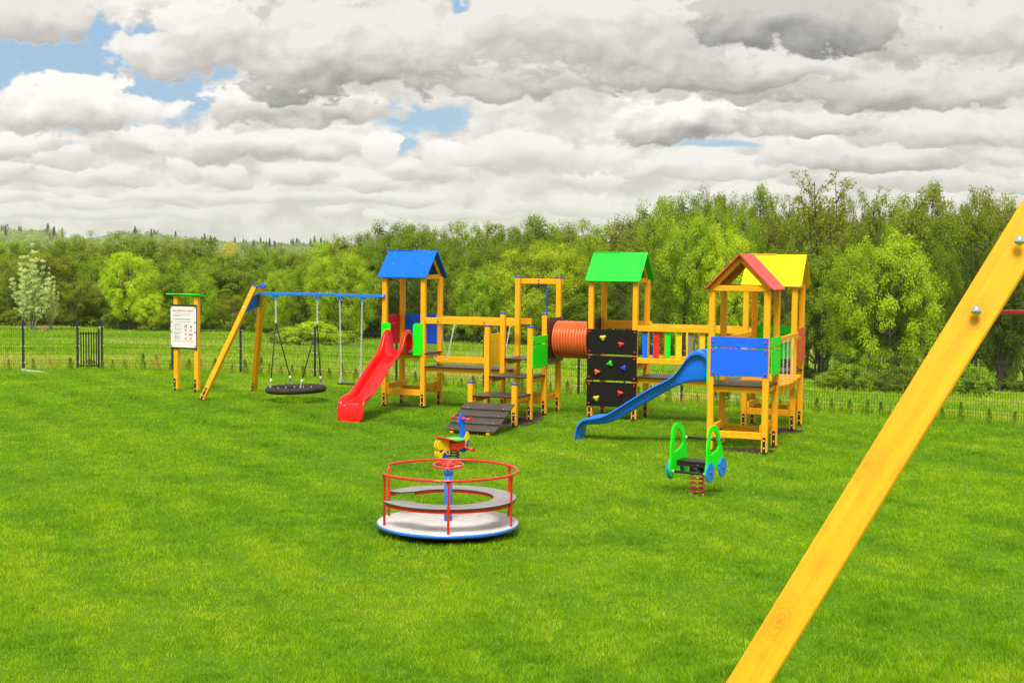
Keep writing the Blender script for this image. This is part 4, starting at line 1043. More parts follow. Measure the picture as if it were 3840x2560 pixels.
def tlawn(x, y, n):
    big = vnoise(x, y, 3.0, 5)*.26+vnoise(x, y, .8, 6)*.28+vnoise(x, y, .28, 7)*.24+vnoise(x, y, .10, 77)*.22
    strp = .065*np.sin((x*.86+y*.5)*2*np.pi/1.1)
    t = .46+(big-.5)*.92+strp+nr.normal(0, .12, n)
    t = np.where(nr.random(n) < .003+.03*sm(.74, .88, vnoise(x, y, .4, 8)), .97, t)
    return np.clip(t, 0, 1)
p_ = .42; y0_, y1_ = 6.9, 38.5
co, f, t = blades(1450000, lambda q: (y0_**p_+(y1_**p_-y0_**p_)*q)**(1/p_), lambda y: y*.48+.8, hlawn, lambda y, n: (.0011+.00014*y)*(.7+.6*nr.random(n)), keep_lawn, tlawn)
tag(link('lawn_grass', npmesh('lawn_grass', co, f, 3, mgrass, {'tint': t})), 'short bright green lawn grass', 'grass', kind='stuff')
mmead = leafmat('meadow_blade', [(0, (.10, .26, .004)), (.35, (.23, .44, .005)), (.62, (.37, .51, .010)), (.84, (.52, .48, .11)), (1, (.62, .54, .28))], .35)
def keep_mead(x, y):
    yf = np.interp(x, fx, fy); return (y > yf+.15) & (y < 112)
def hm(x, y, n):
    dd = y-np.interp(x, fx, fy); return (.06+.08*nr.random(n))*(.6+.8*vnoise(x, y, 1.5, 9))*(1+1.2*np.exp(-dd/4.0))
def tm(x, y, n):
    dd = y-np.interp(x, fx, fy)
    dry = .30*np.exp(-((dd-3.2)/3.0)**2)+.26*sm(.60, .8, vnoise(x*.5, y, 2.4, 12))
    return np.clip(.33+(vnoise(x*.6, y, 5, 10)-.5)*.5+dry+nr.normal(0, .14, n), 0, 1)
p_ = .25; a0, a1 = 24.0, 112.0
co, f, t = blades(330000, lambda q: (a0**p_+(a1**p_-a0**p_)*q)**(1/p_), lambda y: y*.49, hm, lambda y, n: (.0025+.00022*y)*(.7+.6*nr.random(n)), keep_mead, tm)
tag(link('meadow_grass', npmesh('meadow_grass', co, f, 3, mmead, {'tint': t})), 'tall yellow green meadow grass beyond the fence', 'grass', kind='stuff')
# dandelions
n = 900; y = 38+nr.random(n)*45; x = (nr.random(n)*2-1)*y*.4; k = (y > np.interp(x, fx, fy)+4) & (vnoise(x, y, 6, 31) > .5); x, y = x[k], y[k]; n = len(x)
z = ground(x, y)+.16; r_ = .017; o4 = np.array([[-r_, 0, -r_*.4], [r_, 0, -r_*.4], [r_, 0, r_], [-r_, 0, r_]])
co = (np.stack([x, y, z], -1)[:, None, :]+o4[None]).reshape(-1, 3); f = np.arange(n*4).reshape(-1, 4)
mdn, nt, b = newmat('dandelion_yellow'); b.inputs['Base Color'].default_value = (.75, .62, .10, 1)
tag(link('meadow_flowers', npmesh('meadow_flowers', co, f, 4, mdn)), 'tiny yellow flowers scattered over the meadow', 'flowers', kind='stuff')

# ------------------------------------------------------------------ fence
fence = empty('mesh_fence', (-5.1, 34.6, G(-5.1, 34.6))); tag(fence, 'long dark welded mesh fence behind the lawn', 'fence')
FO = Vector(fence.location)
m = MB().mat('fence_wire')
HP = 1.2
bz_ = [(.0, 0), (.12, 0), (.16, .035), (.20, 0), (.54, 0), (.585, .04), (.63, 0), (1.06, 0), (1.105, .04), (1.15, 0), (1.2, 0)]
for i in range(50):
    x = .03+2.44*i/49; m.tube([(x, -q, z) for z, q in bz_], .0033, 3)
for z in (.12, .20, .37, .54, .63, .84, 1.06, 1.15):
    for q in (-.004, .004): m.tube([(0.02, q, z), (2.48, q, z)], .0034, 3)
pm = m.build('mesh_panel', None, fence); pmd = pm.data
pmx = MB().mat('fence_steel').box(-.03, .03, -.022, .022, -.3, 1.27, .004).box(-.036, .036, -.028, .028, 1.265, 1.285, .004)
pmx.mat('galvanised')
for z in (.16, .6, 1.1):
    for s_ in (-1, 1): pmx.box(s_*.03, s_*.06, -.03, -.018, z-.012, z+.012, .002)
po = pmx.build('post', None, fence)
pts = FENCE[1:-1]
first = True
for i, (x, y) in enumerate(pts):
    if i > 0 or True:
        o = po if i == 0 else po.copy()
        if i: col.objects.link(o)
        o.parent = fence; o.location = Vector((x, y, G(x, y-.1)+.02))-FO
    if i+1 < len(pts) and not (abs(x+11.8) < .01):
        x1, y1 = pts[i+1]; a = Vector((x, y, G(x, y-.1)+.03)); b2 = Vector((x1, y1, G(x1, y1-.1)+.03)); d = b2-a
        o = pm if first else pm.copy()
        if not first: col.objects.link(o)
        first = False; o.parent = fence
        ex = d/2.5; ez = Vector((0, 0, 1)); ey = ez.cross(d).normalized()
        o.matrix_local = Matrix(((ex.x, ey.x, 0, a.x-FO.x), (ex.y, ey.y, 0, a.y-FO.y), (ex.z, ey.z, 1, a.z-FO.z), (0, 0, 0, 1)))
# gate
gx0, gy0, gx1, gy1 = -11.8, 36.3, -11.2, 36.5
gt = empty('garden_gate', (gx0, gy0, G(gx0, gy0))); tag(gt, 'narrow black metal bar gate with scrolls at its foot', 'gate')
gd = Vector((gx1-gx0, gy1-gy0, 0)); gl = gd.length; gd /= gl; gn = Vector((gd.y, -gd.x, 0))
def gp(s_, z): return gd*s_+Vector((0, 0, z))
m = MB().mat('black_metal').beam(gp(.045, .94), gp(gl-.10, .94), .03, .035).beam(gp(.045, .06), gp(gl-.10, .06), .03, .035).beam(gp(gl-.085, -.1), gp(gl-.085, 1.06), .05, .05, gn); m.build('gate_frame', None, gt)
for i in range(7):
    s_ = .085+(gl-.23)*i/6; m = MB().mat('black_metal').beam(gp(s_, .04), gp(s_, .985), .031, .028, gn, .002).dome(gp(s_, .985), (0, 0, 1), .014, 1.2); m.build('gate_bar', None, gt)
m = MB().mat('black_metal')
for i in range(3):
    c_ = .13+(gl-.3)*i/2.4
    for sg in (-1, 1): m.tube([gp(c_+sg*(.012+.034*math.sin(k*.45)), .07+.018*k) for k in range(8)]+[gp(c_+sg*(.012+.034*math.sin(3.15))+sg*.03*math.sin(k*.6), .2+.03*math.cos(k*.6)-.03) for k in range(6)], .007, 5)
m.build('scroll_work', None, gt)
MB().mat('black_metal').beam(gp(.0, .66)+gn*.03, gp(.10, .66)+gn*.03, .015, .02).build('latch', None, gt)
# white edging board and stone by the fence
a, b2 = Vector((-12.85, 35.3, G(-12.85, 35.3)-.06)), Vector((-11.85, 34.95, G(-11.85, 34.95)-.06))
m = MB(a).mat('white_plastic').beam(a+Vector((0, 0, .045)), b2+Vector((0, 0, .0)), .10, .09, (0, 0, 1), .01).box(-12.95, -12.85, 35.22, 35.36, a.z, a.z+.12, .01); o = m.build('edging_kerb'); o.location = a
tag(o, 'long white kerb strip lying on the lawn edge near the gate', 'kerb')
# thuja seedlings
mthu = leafmat('thuja_leaf', None, .2, .6, True, 18)
def conelet(seed, n=420):
    r = np.random.default_rng(seed); h = r.random(n)**.8; a = r.random(n)*2*np.pi
    rad = (.30*(1-h)**.7*(.35+.65*r.random(n)))*(1+.35*np.sin(a*3+h*9+seed)); rad = np.minimum(rad, .6*h+.10)
    c = np.stack([rad*np.cos(a), rad*np.sin(a), h*.98+.03], -1); d = np.stack([np.cos(a)*.5, np.sin(a)*.5, np.full(n, .9)], -1); d += r.normal(0, .3, (n, 3)); d /= np.linalg.norm(d, axis=1)[:, None]
    s_ = np.cross(d, r.normal(0, 1, (n, 3))); s_ /= np.linalg.norm(s_, axis=1)[:, None]
    L, w_ = .055+.05*r.random(n), .018
    co = np.stack([c-d*L[:, None]*.5, c+s_*w_, c+d*L[:, None]*.6, c-s_*w_], 1).reshape(-1, 3)
    return npmesh('thuja_seedling', co, np.arange(n*4).reshape(-1, 4), 4, mthu)
thm = [conelet(s_) for s_ in range(5)]
# arclength walk along the fence
P_ = [Vector((p[0], p[1], 0)) for p in FENCE[1:-1]]
sect = [(-1e9, 330, 'by the black gate'), (330, 660, 'between gate and notice board'), (660, 960, 'behind the leaning swing leg'), (960, 1260, 'behind the nest swing'), (1260, 1500, 'behind the red slide'), (1500, 1800, 'under the hanging beam'), (1800, 2200, 'behind the stair platform'), (2200, 2660, 'behind the blue slide'), (2660, 3020, 'behind the yellow-roofed tower'), (3020, 3420, 'between yellow roof and near beam'), (3420, 1e9, 'right of the near yellow beam')]
acc = 0; nxt = .2; k_ = 0
for p, q in zip(P_, P_[1:]):
    L = (q-p).length
    while nxt < acc+L:
        c_ = p.lerp(q, (nxt-acc)/L); nn = Vector((-(q-p).y, (q-p).x, 0)).normalized(); nn = nn if nn.y < 0 else -nn
        c_ = c_+nn*(.28+rnd.uniform(-.08, .1)); nxt += rnd.uniform(.30, .52)
        px_ = 1920+F*c_.x/c_.y
        if px_ < -60 or px_ > 3900: continue
        hgt = rnd.choice([rnd.uniform(.24, .34), rnd.uniform(.30, .46)]); o = link('thuja_seedling', thm[k_ % 5]); k_ += 1
        o.location = (c_.x, c_.y, G(c_.x, c_.y)-.01); o.scale = (hgt*rnd.uniform(.7, 1.25),)*2+(hgt,); o.rotation_euler = (rnd.uniform(-.16, .16), rnd.uniform(-.16, .16), rnd.uniform(0, 6))
        g0 = rnd.random(); o.color = (.10+.16*g0*g0, .20+.12*g0, .015, 1) if g0 < .85 else (.50, .38, .06, 1)
        where = [w_ for a_, b_, w_ in sect if a_ <= px_ < b_][0]
        tag(o, 'small bushy thuja seedling at the foot of the fence '+where, 'seedling', 'thuja seedlings along the mesh fence')
    acc += L
# ------------------------------------------------------------------ trees
mleaf = leafmat('tree_leaf', None, .40, .6, True, 6)
mbark, nt, b = newmat('bark'); co = objco(nt)
nt.links.new(ramp(nt, noise(nt, mapping(nt, co, (30, 30, 5)), 3, 5, .65), [(.3, (.028, .022, .016)), (.7, (.11, .092, .07))]), b.inputs['Base Color']); b.inputs['Roughness'].default_value = .95
mbarkp, nt, b = newmat('pale_bark'); b.inputs['Base Color'].default_value = (.30, .29, .20, 1); b.inputs['Roughness'].default_value = .9
def tubes_np(paths, seg=5):
    V, Fq, base = [], [], 0
    for pts, r0, r1 in paths:
        pts = np.asarray(pts, float); n = len(pts); t = np.gradient(pts, axis=0); t /= np.linalg.norm(t, axis=1)[:, None]+1e-9
        a = np.array([0, 0, 1.0]) if abs(t[0, 2]) < .8 else np.array([1.0, 0, 0])
        x = np.cross(a, t); x /= np.linalg.norm(x, axis=1)[:, None]+1e-9; y = np.cross(t, x)
        rad = np.linspace(r0, r1, n); an = np.arange(seg)*2*np.pi/seg
        ring = pts[:, None, :]+rad[:, None, None]*(x[:, None, :]*np.cos(an)[None, :, None]+y[:, None, :]*np.sin(an)[None, :, None])
        V.append(ring.reshape(-1, 3)); i = np.arange(n*seg).reshape(n, seg)
        Fq.append(np.stack([i[:-1], np.roll(i, -1, 1)[:-1], np.roll(i, -1, 1)[1:], i[1:]], -1).reshape(-1, 4)+base); base += n*seg
    return np.concatenate(V), np.concatenate(Fq)
def bez(a, b, bend, n, r):
    t = np.linspace(0, 1, n)[:, None]; m_ = (a+b)/2+bend; p = (1-t)**2*a+2*t*(1-t)*m_+t*t*b
    p[1:-1] += r.normal(0, .006, (n-2, 3)); return p
def leaves_np(c, out, size, r, flat=.0):
    n = len(c); nrm = out+r.normal(0, .75, (n, 3)); nrm[:, 2] += .35; nrm /= np.linalg.norm(nrm, axis=1)[:, None]
    s_ = np.cross(nrm, r.normal(0, 1, (n, 3))); s_ /= np.linalg.norm(s_, axis=1)[:, None]; d = np.cross(nrm, s_)
    L = size*(.65+.7*r.random(n))[:, None]
    return np.stack([c-d*L*.75, c+s_*L*.5-nrm*L*.12, c+d*L*.75, c-s_*L*.5-nrm*L*.12], 1).reshape(-1, 3)
def make_tree(kind, seed):
    r = np.random.default_rng(seed); paths = []; C, O, S = [], [], []
    def clump(c, rad, n, outv, size):
        p = r.normal(0, 1, (n, 3)); p /= np.linalg.norm(p, axis=1)[:, None]; p *= (r.random(n)**.45)[:, None]*rad*np.array([1, 1, .78])
        C.append(c+p); O.append(p/(rad+1e-9)*.8+outv); S.append(np.full(n, size))
    if kind in ('round', 'willow', 'alder'):
        if kind == 'round': zc, rz_, rx, nl, lr, cl, per, ls = .57, .40, .38, 20, .155, 17, 76, .0102
        elif kind == 'willow': zc, rz_, rx, nl, lr, cl, per, ls = .52, .45, .52, 30, .145, 17, 76, .0096
        else: zc, rz_, rx, nl, lr, cl, per, ls = .61, .37, .29, 22, .125, 14, 62, .0098
        top = np.array([r.normal(0, .015), r.normal(0, .015), .92]); trunk = bez(np.array([0, 0, -.03]), top, np.array([r.normal(0, .03), r.normal(0, .03), 0]), 9, r)
        paths.append((trunk, .022 if kind != 'alder' else .014, .004))
        for i in range(nl):
            ph = 2.399963*i+r.normal(0, .25); h = (i+.5)/nl; zz = zc-rz_*.9+1.72*rz_*h
            env = math.sqrt(max(.05, 1-((zz-zc)/rz_)**2)); rad = rx*env*(.72+.2*r.random())*(1 if kind != 'alder' else (1.15-.45*h))
            c = np.array([math.cos(ph)*rad, math.sin(ph)*rad, zz]); zb = max(.12, zz-.16-.25*r.random()*rad/rx)
            tb = trunk[int(np.argmin(np.abs(trunk[:, 2]-zb)))]
            paths.append((bez(tb, c, np.array([0, 0, -.05+.06*r.random()]), 6, r), .0085*(1.1-.6*h), .0022))
            l_r = lr*(.75+.5*r.random())
            for j in range(cl):
                d = r.normal(0, 1, 3); d[2] += .25; d /= np.linalg.norm(d); q = c+d*l_r*(.55+.5*r.random())*np.array([1, 1, .85])
                if j % 3 == 0: paths.append((bez(c, q, np.array([0, 0, .01]), 4, r), .0028, .001))
                o = (q-np.array([0, 0, zc-.1])); o /= np.linalg.norm(o)
                clump(q, l_r*.42, per, o*.7+d*.5, ls*(1 if r.random() < .8 else 1.25))
        clump(top+np.array([0, 0, .02]), lr*.6, per*2, np.array([0, 0, 1.]), ls)
    elif kind == 'tall':
        for st in range(2):
            off = np.array([r.normal(0, .03), r.normal(0, .03), 0])*st; top = np.array([r.normal(0, .05), r.normal(0, .05), .97-.12*st])
            trunk = bez(off, top, r.normal(0, .02, 3), 12, r); paths.append((trunk, .010, .002))
            for i in range(30):
                h = .34+.64*(i+.5)/30; tb = trunk[int(h*11)]; ph = r.random()*6.28; ln = (.15-.09*abs(h-.6))*(.5+.7*r.random())
                q = tb+np.array([math.cos(ph)*ln, math.sin(ph)*ln, ln*.9]); paths.append((bez(tb, q, np.array([0, 0, .01]), 5, r), .0028, .0008))
                for t in (.45, .72, 1.0): clump(tb+(q-tb)*t+r.normal(0, .008, 3), .034, 30, np.array([0, 0, .6]), .0088)
    elif kind == 'pale':
        for st in range(11):
            ph = st*2.4+r.normal(0, .3); rd = .05+.26*(st/11.0); hh = (1-.42*(st/11.0))*(.88+.16*r.random())
            top = np.array([math.cos(ph)*rd, math.sin(ph)*rd*.7, hh]); p = bez(np.array([math.cos(ph)*.02, math.sin(ph)*.02, 0]), top, np.array([0, 0, -.05]), 12, r); paths.append((p, .0095, .0015))
            for i in range(46):
                t = .22+.78*i/46; tb = p[min(11, int(t*11.99))]; a_ = r.random()*6.28; ln = .11*(1.12-t)*(.5+.8*r.random())
                q = tb+np.array([math.cos(a_)*ln, math.sin(a_)*ln, ln*1.1]); 
                if i % 2 == 0: paths.append((np.array([tb, (tb+q)/2, q]), .0016, .0006))
                clump(q, .026, 24, np.array([0, 0, .5]), .0085); clump((tb+q)/2, .018, 10, np.array([0, 0, .5]), .008)
    elif kind == 'shrub':
        for i in range(34):
            ph = 2.399963*i; rd = .85*math.sqrt((i+.5)/34)*(.85+.3*r.random()); hh = max(.12, (1-(rd/1.05)**2)**.6*(.72+.3*r.random()))
            q = np.array([math.cos(ph)*rd, math.sin(ph)*rd*.75, hh*.86]); paths.append((bez(np.array([q[0]*.3, q[1]*.3, -.03]), q, np.array([0, 0, .08]), 5, r), .012, .003))
            for j in range(11):
                d = r.normal(0, 1, 3); d[2] += .3; d /= np.linalg.norm(d); clump(q+d*.15*r.random()-np.array([0, 0, .26*r.random()*hh]), .115, 42, d+np.array([0, 0, .4]), .030)
            for j in range(4): clump(np.array([q[0], q[1], hh*.28*r.random()+.03]), .13, 14, np.array([q[0], q[1], .2]), .042)
    elif kind == 'spruce':
        paths.append((np.array([[0, 0, 0], [0, 0, .5], [0, 0, 1.0]]), .016, .002))
        for i in range(46):
            h = .08+.90*i/46; ln = .24*(1-h)**.8+.012; nb = 9
            for j in range(nb):
                a_ = 2*math.pi*j/nb+i*.7+r.normal(0, .2); l2 = ln*(.7+.5*r.random())
                for t in (.35, .65, .95): clump(np.array([math.cos(a_)*l2*t, math.sin(a_)*l2*t, h-l2*t*.35]), .016+.02*(1-h), 3, np.array([math.cos(a_), math.sin(a_), .4]), .020)
    elif kind == 'far':
        paths.append((np.array([[0, 0, 0], [0, 0, .3], [0, 0, .6]]), .03, .01))
        for i in range(46):
            d = r.normal(0, 1, 3); d /= np.linalg.norm(d); q = np.array([0, 0, .57])+d*np.array([.33, .33, .38])*(.6+.45*r.random()); clump(q, .11, 16, d, .034)
    c = np.concatenate(C); o = np.concatenate(O); s_ = np.concatenate(S)[:, None]
    co = leaves_np(c, o, s_, r); crown = npmesh(kind+'_crown', co, np.arange(len(co)).reshape(-1, 4), 4, mleaf)
    v, f = tubes_np(paths); trunk = npmesh(kind+'_trunk', v, f, 4, mbarkp if kind == 'pale' else mbark, None, True)
    return crown, trunk
LIB = {'round': [make_tree('round', s_) for s_ in (1, 2, 3)], 'willow': [make_tree('willow', s_) for s_ in (4, 5, 6)], 'alder': [make_tree('alder', s_) for s_ in (7, 8, 9, 10)], 'tall': [make_tree('tall', s_) for s_ in (11, 12)],
       'pale': [make_tree('pale', 13)], 'shrub': [make_tree('shrub', s_) for s_ in (14, 15, 16)], 'spruce': [make_tree('spruce', s_) for s_ in (17, 18)], 'far': [make_tree('far', s_) for s_ in (19, 20)]}
NAT = {'round': .86, 'willow': 1.12, 'alder': .56, 'tall': .34, 'pale': .62, 'shrub': 2.0, 'spruce': .50, 'far': .8}      # natural width / height
LIME, BRIGHT, OLIVE, DARK, GOLD, PALE, MIDG = (.41, .57, .012), (.285, .43, .012), (.235, .295, .016), (.085, .135, .011), (.58, .52, .06), (.68, .78, .34), (.195, .30, .011)  # row greens lowered, dark one painted in as shade between and under crowns
tcount = [0]
def tree(kind, px, topy, wpx, D, colr, label, group, cat='tree', name='broadleaf_tree', shift=0):
    x = ray(px, 1200).x/ray(px, 1200).y*D; zb = G(x, D); zt = at_dist(px, topy, D).z; h = (zt-zb)*(1.02 if kind in ('round', 'willow', 'alder') else 1)
    if h < .2: return None
    wm = wpx/F*D; tcount[0] += 1; v = LIB[kind][tcount[0] % len(LIB[kind])]
    e = empty(name, (x, D, zb-.02), rnd.uniform(0, 6.28)); sx = wm/NAT[kind]; e.scale = (sx, sx, h)
    tag(e, label, cat, group)
    j = rnd.uniform(.88, 1.12); jj = rnd.uniform(.94, 1.06)
    c = link('crown', v[0], e); c.color = (colr[0]*j*jj, colr[1]*j, colr[2]*j/jj, 1); link('trunk', v[1], e); return e
SKY = [(-100, 905), (0, 905), (100, 900), (300, 900), (400, 905), (500, 890), (600, 885), (700, 900), (780, 918), (830, 962), (880, 960), (930, 940), (1030, 928), (1100, 935), (1160, 948), (1230, 905), (1300, 880), (1400, 868), (1450, 840), (1580, 830), (1700, 850), (1850, 846), (1950, 838), (2080, 828), (2150, 848), (2230, 832), (2330, 838), (2400, 795), (2450, 765), (2550, 742), (2650, 726), (2750, 712), (2840, 728), (2900, 770), (2960, 770), (3050, 770), (3180, 760), (3300, 765), (3380, 742), (3460, 718), (3530, 750), (3620, 732), (3700, 742), (3840, 738), (3960, 740)]
skx = np.array([p[0] for p in SKY], float); sky_ = np.array([p[1] for p in SKY], float)
def skyline(px): return float(np.interp(px, skx, sky_))
def frontD(px): return float(np.interp(px, [0, 600, 1150, 1750, 2300, 2800, 3400, 3900], [88, 88, 76, 74, 70, 63, 58, 55]))
ANCH = [(-1e9, 60, 'at the left end of the wood'), (60, 230, 'behind the pale silvery tree'), (230, 430, 'behind the black gate'), (430, 620, 'left of the notice board'), (620, 780, 'behind the notice board'), (780, 960, 'behind the leaning swing leg'), (960, 1180, 'above the nest swing'), (1180, 1400, 'left of the blue roof'), (1400, 1680, 'behind the blue roof'), (1680, 1920, 'above the hanging beam'), (1920, 2130, 'above the yellow gate frame'), (2130, 2300, 'above the crawl tunnel'), (2300, 2480, 'right of the green roof'), (2480, 2680, 'above the slat bridge'), (2680, 2860, 'behind the red roof'), (2860, 3040, 'behind the yellow roof'), (3040, 3260, 'right of the yellow roof'), (3260, 3520, 'left of the near beam'), (3520, 3700, 'behind the near beam'), (3700, 1e9, 'at the right end of the wood')]
def anchor(px): return [w_ for a, b_, w_ in ANCH if a <= px < b_][0]
plan = []      # kind, px, top, width, D, colour, row words
TONE = {LIME: 'lime green', BRIGHT: 'bright green', OLIVE: 'olive green', DARK: 'dark green', MIDG: 'mid green', GOLD: 'yellowish', PALE: 'pale'}
px = -60
while px < 3920:
    k = rnd.choice(['alder', 'round', 'round', 'alder']); c = rnd.choice([OLIVE, MIDG, OLIVE, MIDG, BRIGHT]) if px < 2900 else rnd.choice([OLIVE, MIDG, OLIVE])
    plan.append((k, px, skyline(px)+rnd.uniform(-8, 14), rnd.uniform(150, 215), frontD(px)+rnd.uniform(20, 27), c, 'back row')); px += rnd.uniform(62, 98)
px = -20
while px < 3920:
    k = rnd.choice(['willow', 'round', 'alder', 'willow']); c = rnd.choice([OLIVE, MIDG, BRIGHT, MIDG, OLIVE])
    plan.append((k, px, skyline(px)+rnd.uniform(38, 80), rnd.uniform(170, 240), frontD(px)+rnd.uniform(9, 16), c, 'middle row')); px += rnd.uniform(88, 130)
px = 20
while px < 3920:
    k = rnd.choice(['alder', 'round', 'willow']); c = rnd.choice([OLIVE, MIDG, DARK, MIDG])
    plan.append((k, px, skyline(px)+rnd.uniform(105, 190), rnd.uniform(160, 220), frontD(px)+rnd.uniform(3, 7), c, 'front row')); px += rnd.uniform(105, 160)
from collections import defaultdict
cells = defaultdict(list)
for t in sorted(plan, key=lambda t: t[1]): cells[(anchor(t[1]), t[6], TONE[t[5]], t[0])].append(t)
KW = {'alder': 'slender', 'round': 'rounded', 'willow': 'broad'}
for (w_, row, tone, kind), L in cells.items():
    for i, t in enumerate(L):
        pre = '' if len(L) == 1 else (('left of two: ', 'right of two: ')[i] if len(L) == 2 else ('first', 'second', 'third', 'fourth', 'fifth', 'sixth')[min(i, 5)]+' from left: ')
        tree(kind, t[1], t[2], t[3], t[4], t[5], pre+KW[kind]+' '+tone+' tree, '+row+' '+w_, 'trees of the wood beyond the meadow')
solo = [('pale', 118, 925, 200, 84, PALE, 'pale silvery young tree with upright stems at the wood edge', 'pale_tree'),
        ('pale', 190, 1010, 80, 85, PALE, 'short pale sapling leaning beside the taller silvery tree', 'pale_tree'),
        ('round', 485, 942, 215, 88, LIME, 'bright lime rounded tree at the wood edge left of the notice board', None),
        ('round', 565, 1105, 120, 86, LIME, 'small lime tree low at the wood edge left of the notice board', None),
        ('round', 752, 1022, 150, 84, BRIGHT, 'low bright rounded tree right behind the notice board', None),
        ('alder', 862, 925, 95, 112, GOLD, 'yellowish spring tree in the gap of the wood', None),
        ('round', 1030, 1018, 125, 76, LIME, 'small lime tree left of the nest swing chains', None),
        ('willow', 1285, 942, 300, 75, LIME, 'large lime billowing tree between nest swing and blue roof', None),
        ('willow', 1180, 960, 200, 82, BRIGHT, 'bright billowing tree behind the nest swing chains', None),
        ('willow', 2010, 908, 400, 74, LIME, 'large lime domed tree behind the yellow gate frame', None),
        ('round', 1790, 1010, 190, 73, BRIGHT, 'low bright tree left of the yellow gate frame', None),
        ('round', 2570, 800, 260, 66, BRIGHT, 'tall bright bushy tree right of the green roof', None),
        ('willow', 2740, 850, 290, 65, LIME, 'lime bushy tree behind the red roof', None),
        ('round', 2440, 1000, 170, 66, MIDG, 'mid green bushy tree between green roof and red roof', None),
        ('willow', 3330, 868, 430, 60, LIME, 'large lime willow like tree right of the yellow roof', None),
        ('round', 3180, 960, 190, 60, BRIGHT, 'bright bushy tree just right of the yellow roof', None),
        ('tall', 3085, 656, 215, 66, OLIVE, 'tallest thin sparse tree rising over the yellow roof', 'slender_tree'),
        ('tall', 3150, 668, 190, 68, OLIVE, 'tall sparse tree beside the tallest one, slightly lower', 'slender_tree'),
        ('tall', 3235, 722, 150, 67, OLIVE, 'thin sparse tree right of the two tallest ones', 'slender_tree'),
        ('tall', 2960, 732, 170, 70, OLIVE, 'thin sparse tree left of the tallest one', 'slender_tree'),
        ('tall', 2880, 745, 140, 72, OLIVE, 'thin sparse tree between red roof tree and yellow roof', 'slender_tree'),
        ('tall', 3450, 705, 180, 68, OLIVE, 'thin sparse tree standing above the wood left of the near beam', 'slender_tree'),
        ('tall', 3640, 722, 150, 66, OLIVE, 'thin sparse tree at the near beam\'s upper end', 'slender_tree'),
        ('alder', 3760, 900, 200, 60, DARK, 'dark slender tree right of the near beam', None)]
for k, px, top, w_, D, c, lb, nm in solo: tree(k, px, top, w_, D, c, lb, 'trees of the wood beyond the meadow', name=nm or 'broadleaf_tree')
shr = [(1170, 1192, 330, 66, LIME, 'big lime shrub at the meadow edge behind the nest swing'), (1075, 1212, 170, 67, BRIGHT, 'bright shrub joined to the big one behind the nest swing'), (1270, 1225, 170, 68, BRIGHT, 'bright shrub behind the flat swing'),
       (3180, 1345, 250, 46, BRIGHT, 'low bright shrub beyond the fence right of the yellow roofed tower'), (3370, 1352, 260, 46, MIDG, 'low mid green shrub beyond the fence left of the near beam'), (3650, 1338, 230, 45, BRIGHT, 'low bright shrub beyond the fence right of the near beam')]
for px, top, w_, D, c, lb in shr: tree('shrub', px, top, w_, D, c, lb, 'shrubs at the meadow edge', 'shrub', 'shrub')
px = -30; prev = ''
while px < 3920:
    if not (1050 < px < 1310):
        a_ = anchor(px); D = frontD(px)+rnd.uniform(1.0, 8); x = (px-1920)/F*D; by = 1280-F*((Vector((x, D, G(x, D)))-EYE).dot(CU)/((Vector((x, D, G(x, D)))-EYE).dot(CF)))
        tone = rnd.choice(['dark', 'mid green', 'olive'])
        lb = tone+' undergrowth shrub, wood foot, '+a_+(', right one' if a_ == prev else '')
        tree('shrub', px, by-rnd.uniform(45, 100), rnd.uniform(130, 210), D, {'dark': DARK, 'mid green': MIDG, 'olive': OLIVE}[tone], lb, 'undergrowth shrubs of the wood', 'shrub', 'shrub'); prev = a_
    px += rnd.uniform(95, 150)
# hill trees
HSEC = [(-1e9, 120, 'at the far left'), (120, 330, 'above the pale tree'), (330, 560, 'below the blue mountain'), (560, 720, 'above the notice board'), (720, 900, 'above the gap in the wood'), (900, 1080, 'above the nest swing'), (1080, 1e9, 'left of the blue roof')]
def hillbase(px, D):
    x = (px-1920)/F*D; P = Vector((x, D, G(x, D)))-EYE; return 1280-F*P.dot(CU)/P.dot(CF)
# the wooded slope behind, one mass of small far crowns
mfar = leafmat('hill_leaf', [(0, (.07, .12, .03)), (.25, (.16, .25, .05)), (.6, (.28, .38, .08)), (.8, (.38, .47, .16)), (1, (.46, .44, .14))], .45)
n = 2600; D_ = 620+1100*nr.random(n)**.8; px_ = -80+1480*nr.random(n); x_ = (px_-1920)/F*D_
k = ~((px_ > 205) & (px_ < 500) & (D_ > 1150)) & ~((px_ < 190) & (D_ > 1560) & (nr.random(n) < .5)); x_, D_ = x_[k], D_[k]; n = len(x_)
r_ = D_/F*(10+8*nr.random(n)); z_ = ground(x_, D_)+r_*.8; per = 44
q = nr.normal(0, 1, (n, per, 3)); q /= np.linalg.norm(q, axis=2)[:, :, None]
c_ = np.stack([x_, D_, z_], -1)[:, None, :]+q*r_[:, None, None]*np.array([.95, .95, 1.1])*(.7+.35*nr.random((n, per, 1)))
co = leaves_np(c_.reshape(-1, 3), q.reshape(-1, 3), np.repeat(r_*.26, per)[:, None], nr)
tn = np.repeat(np.clip(.45+.6*(vnoise(x_, D_, 90, 41)-.5)+nr.normal(0, .2, n), 0, 1), per*4)
tag(link('hillside_forest', npmesh('hillside_forest', co, np.arange(len(co)).reshape(-1, 4), 4, mfar, {'tint': tn})), 'pale green forest covering the far hillside', 'forest', kind='stuff')
nh = 0; ns = [0, 0]
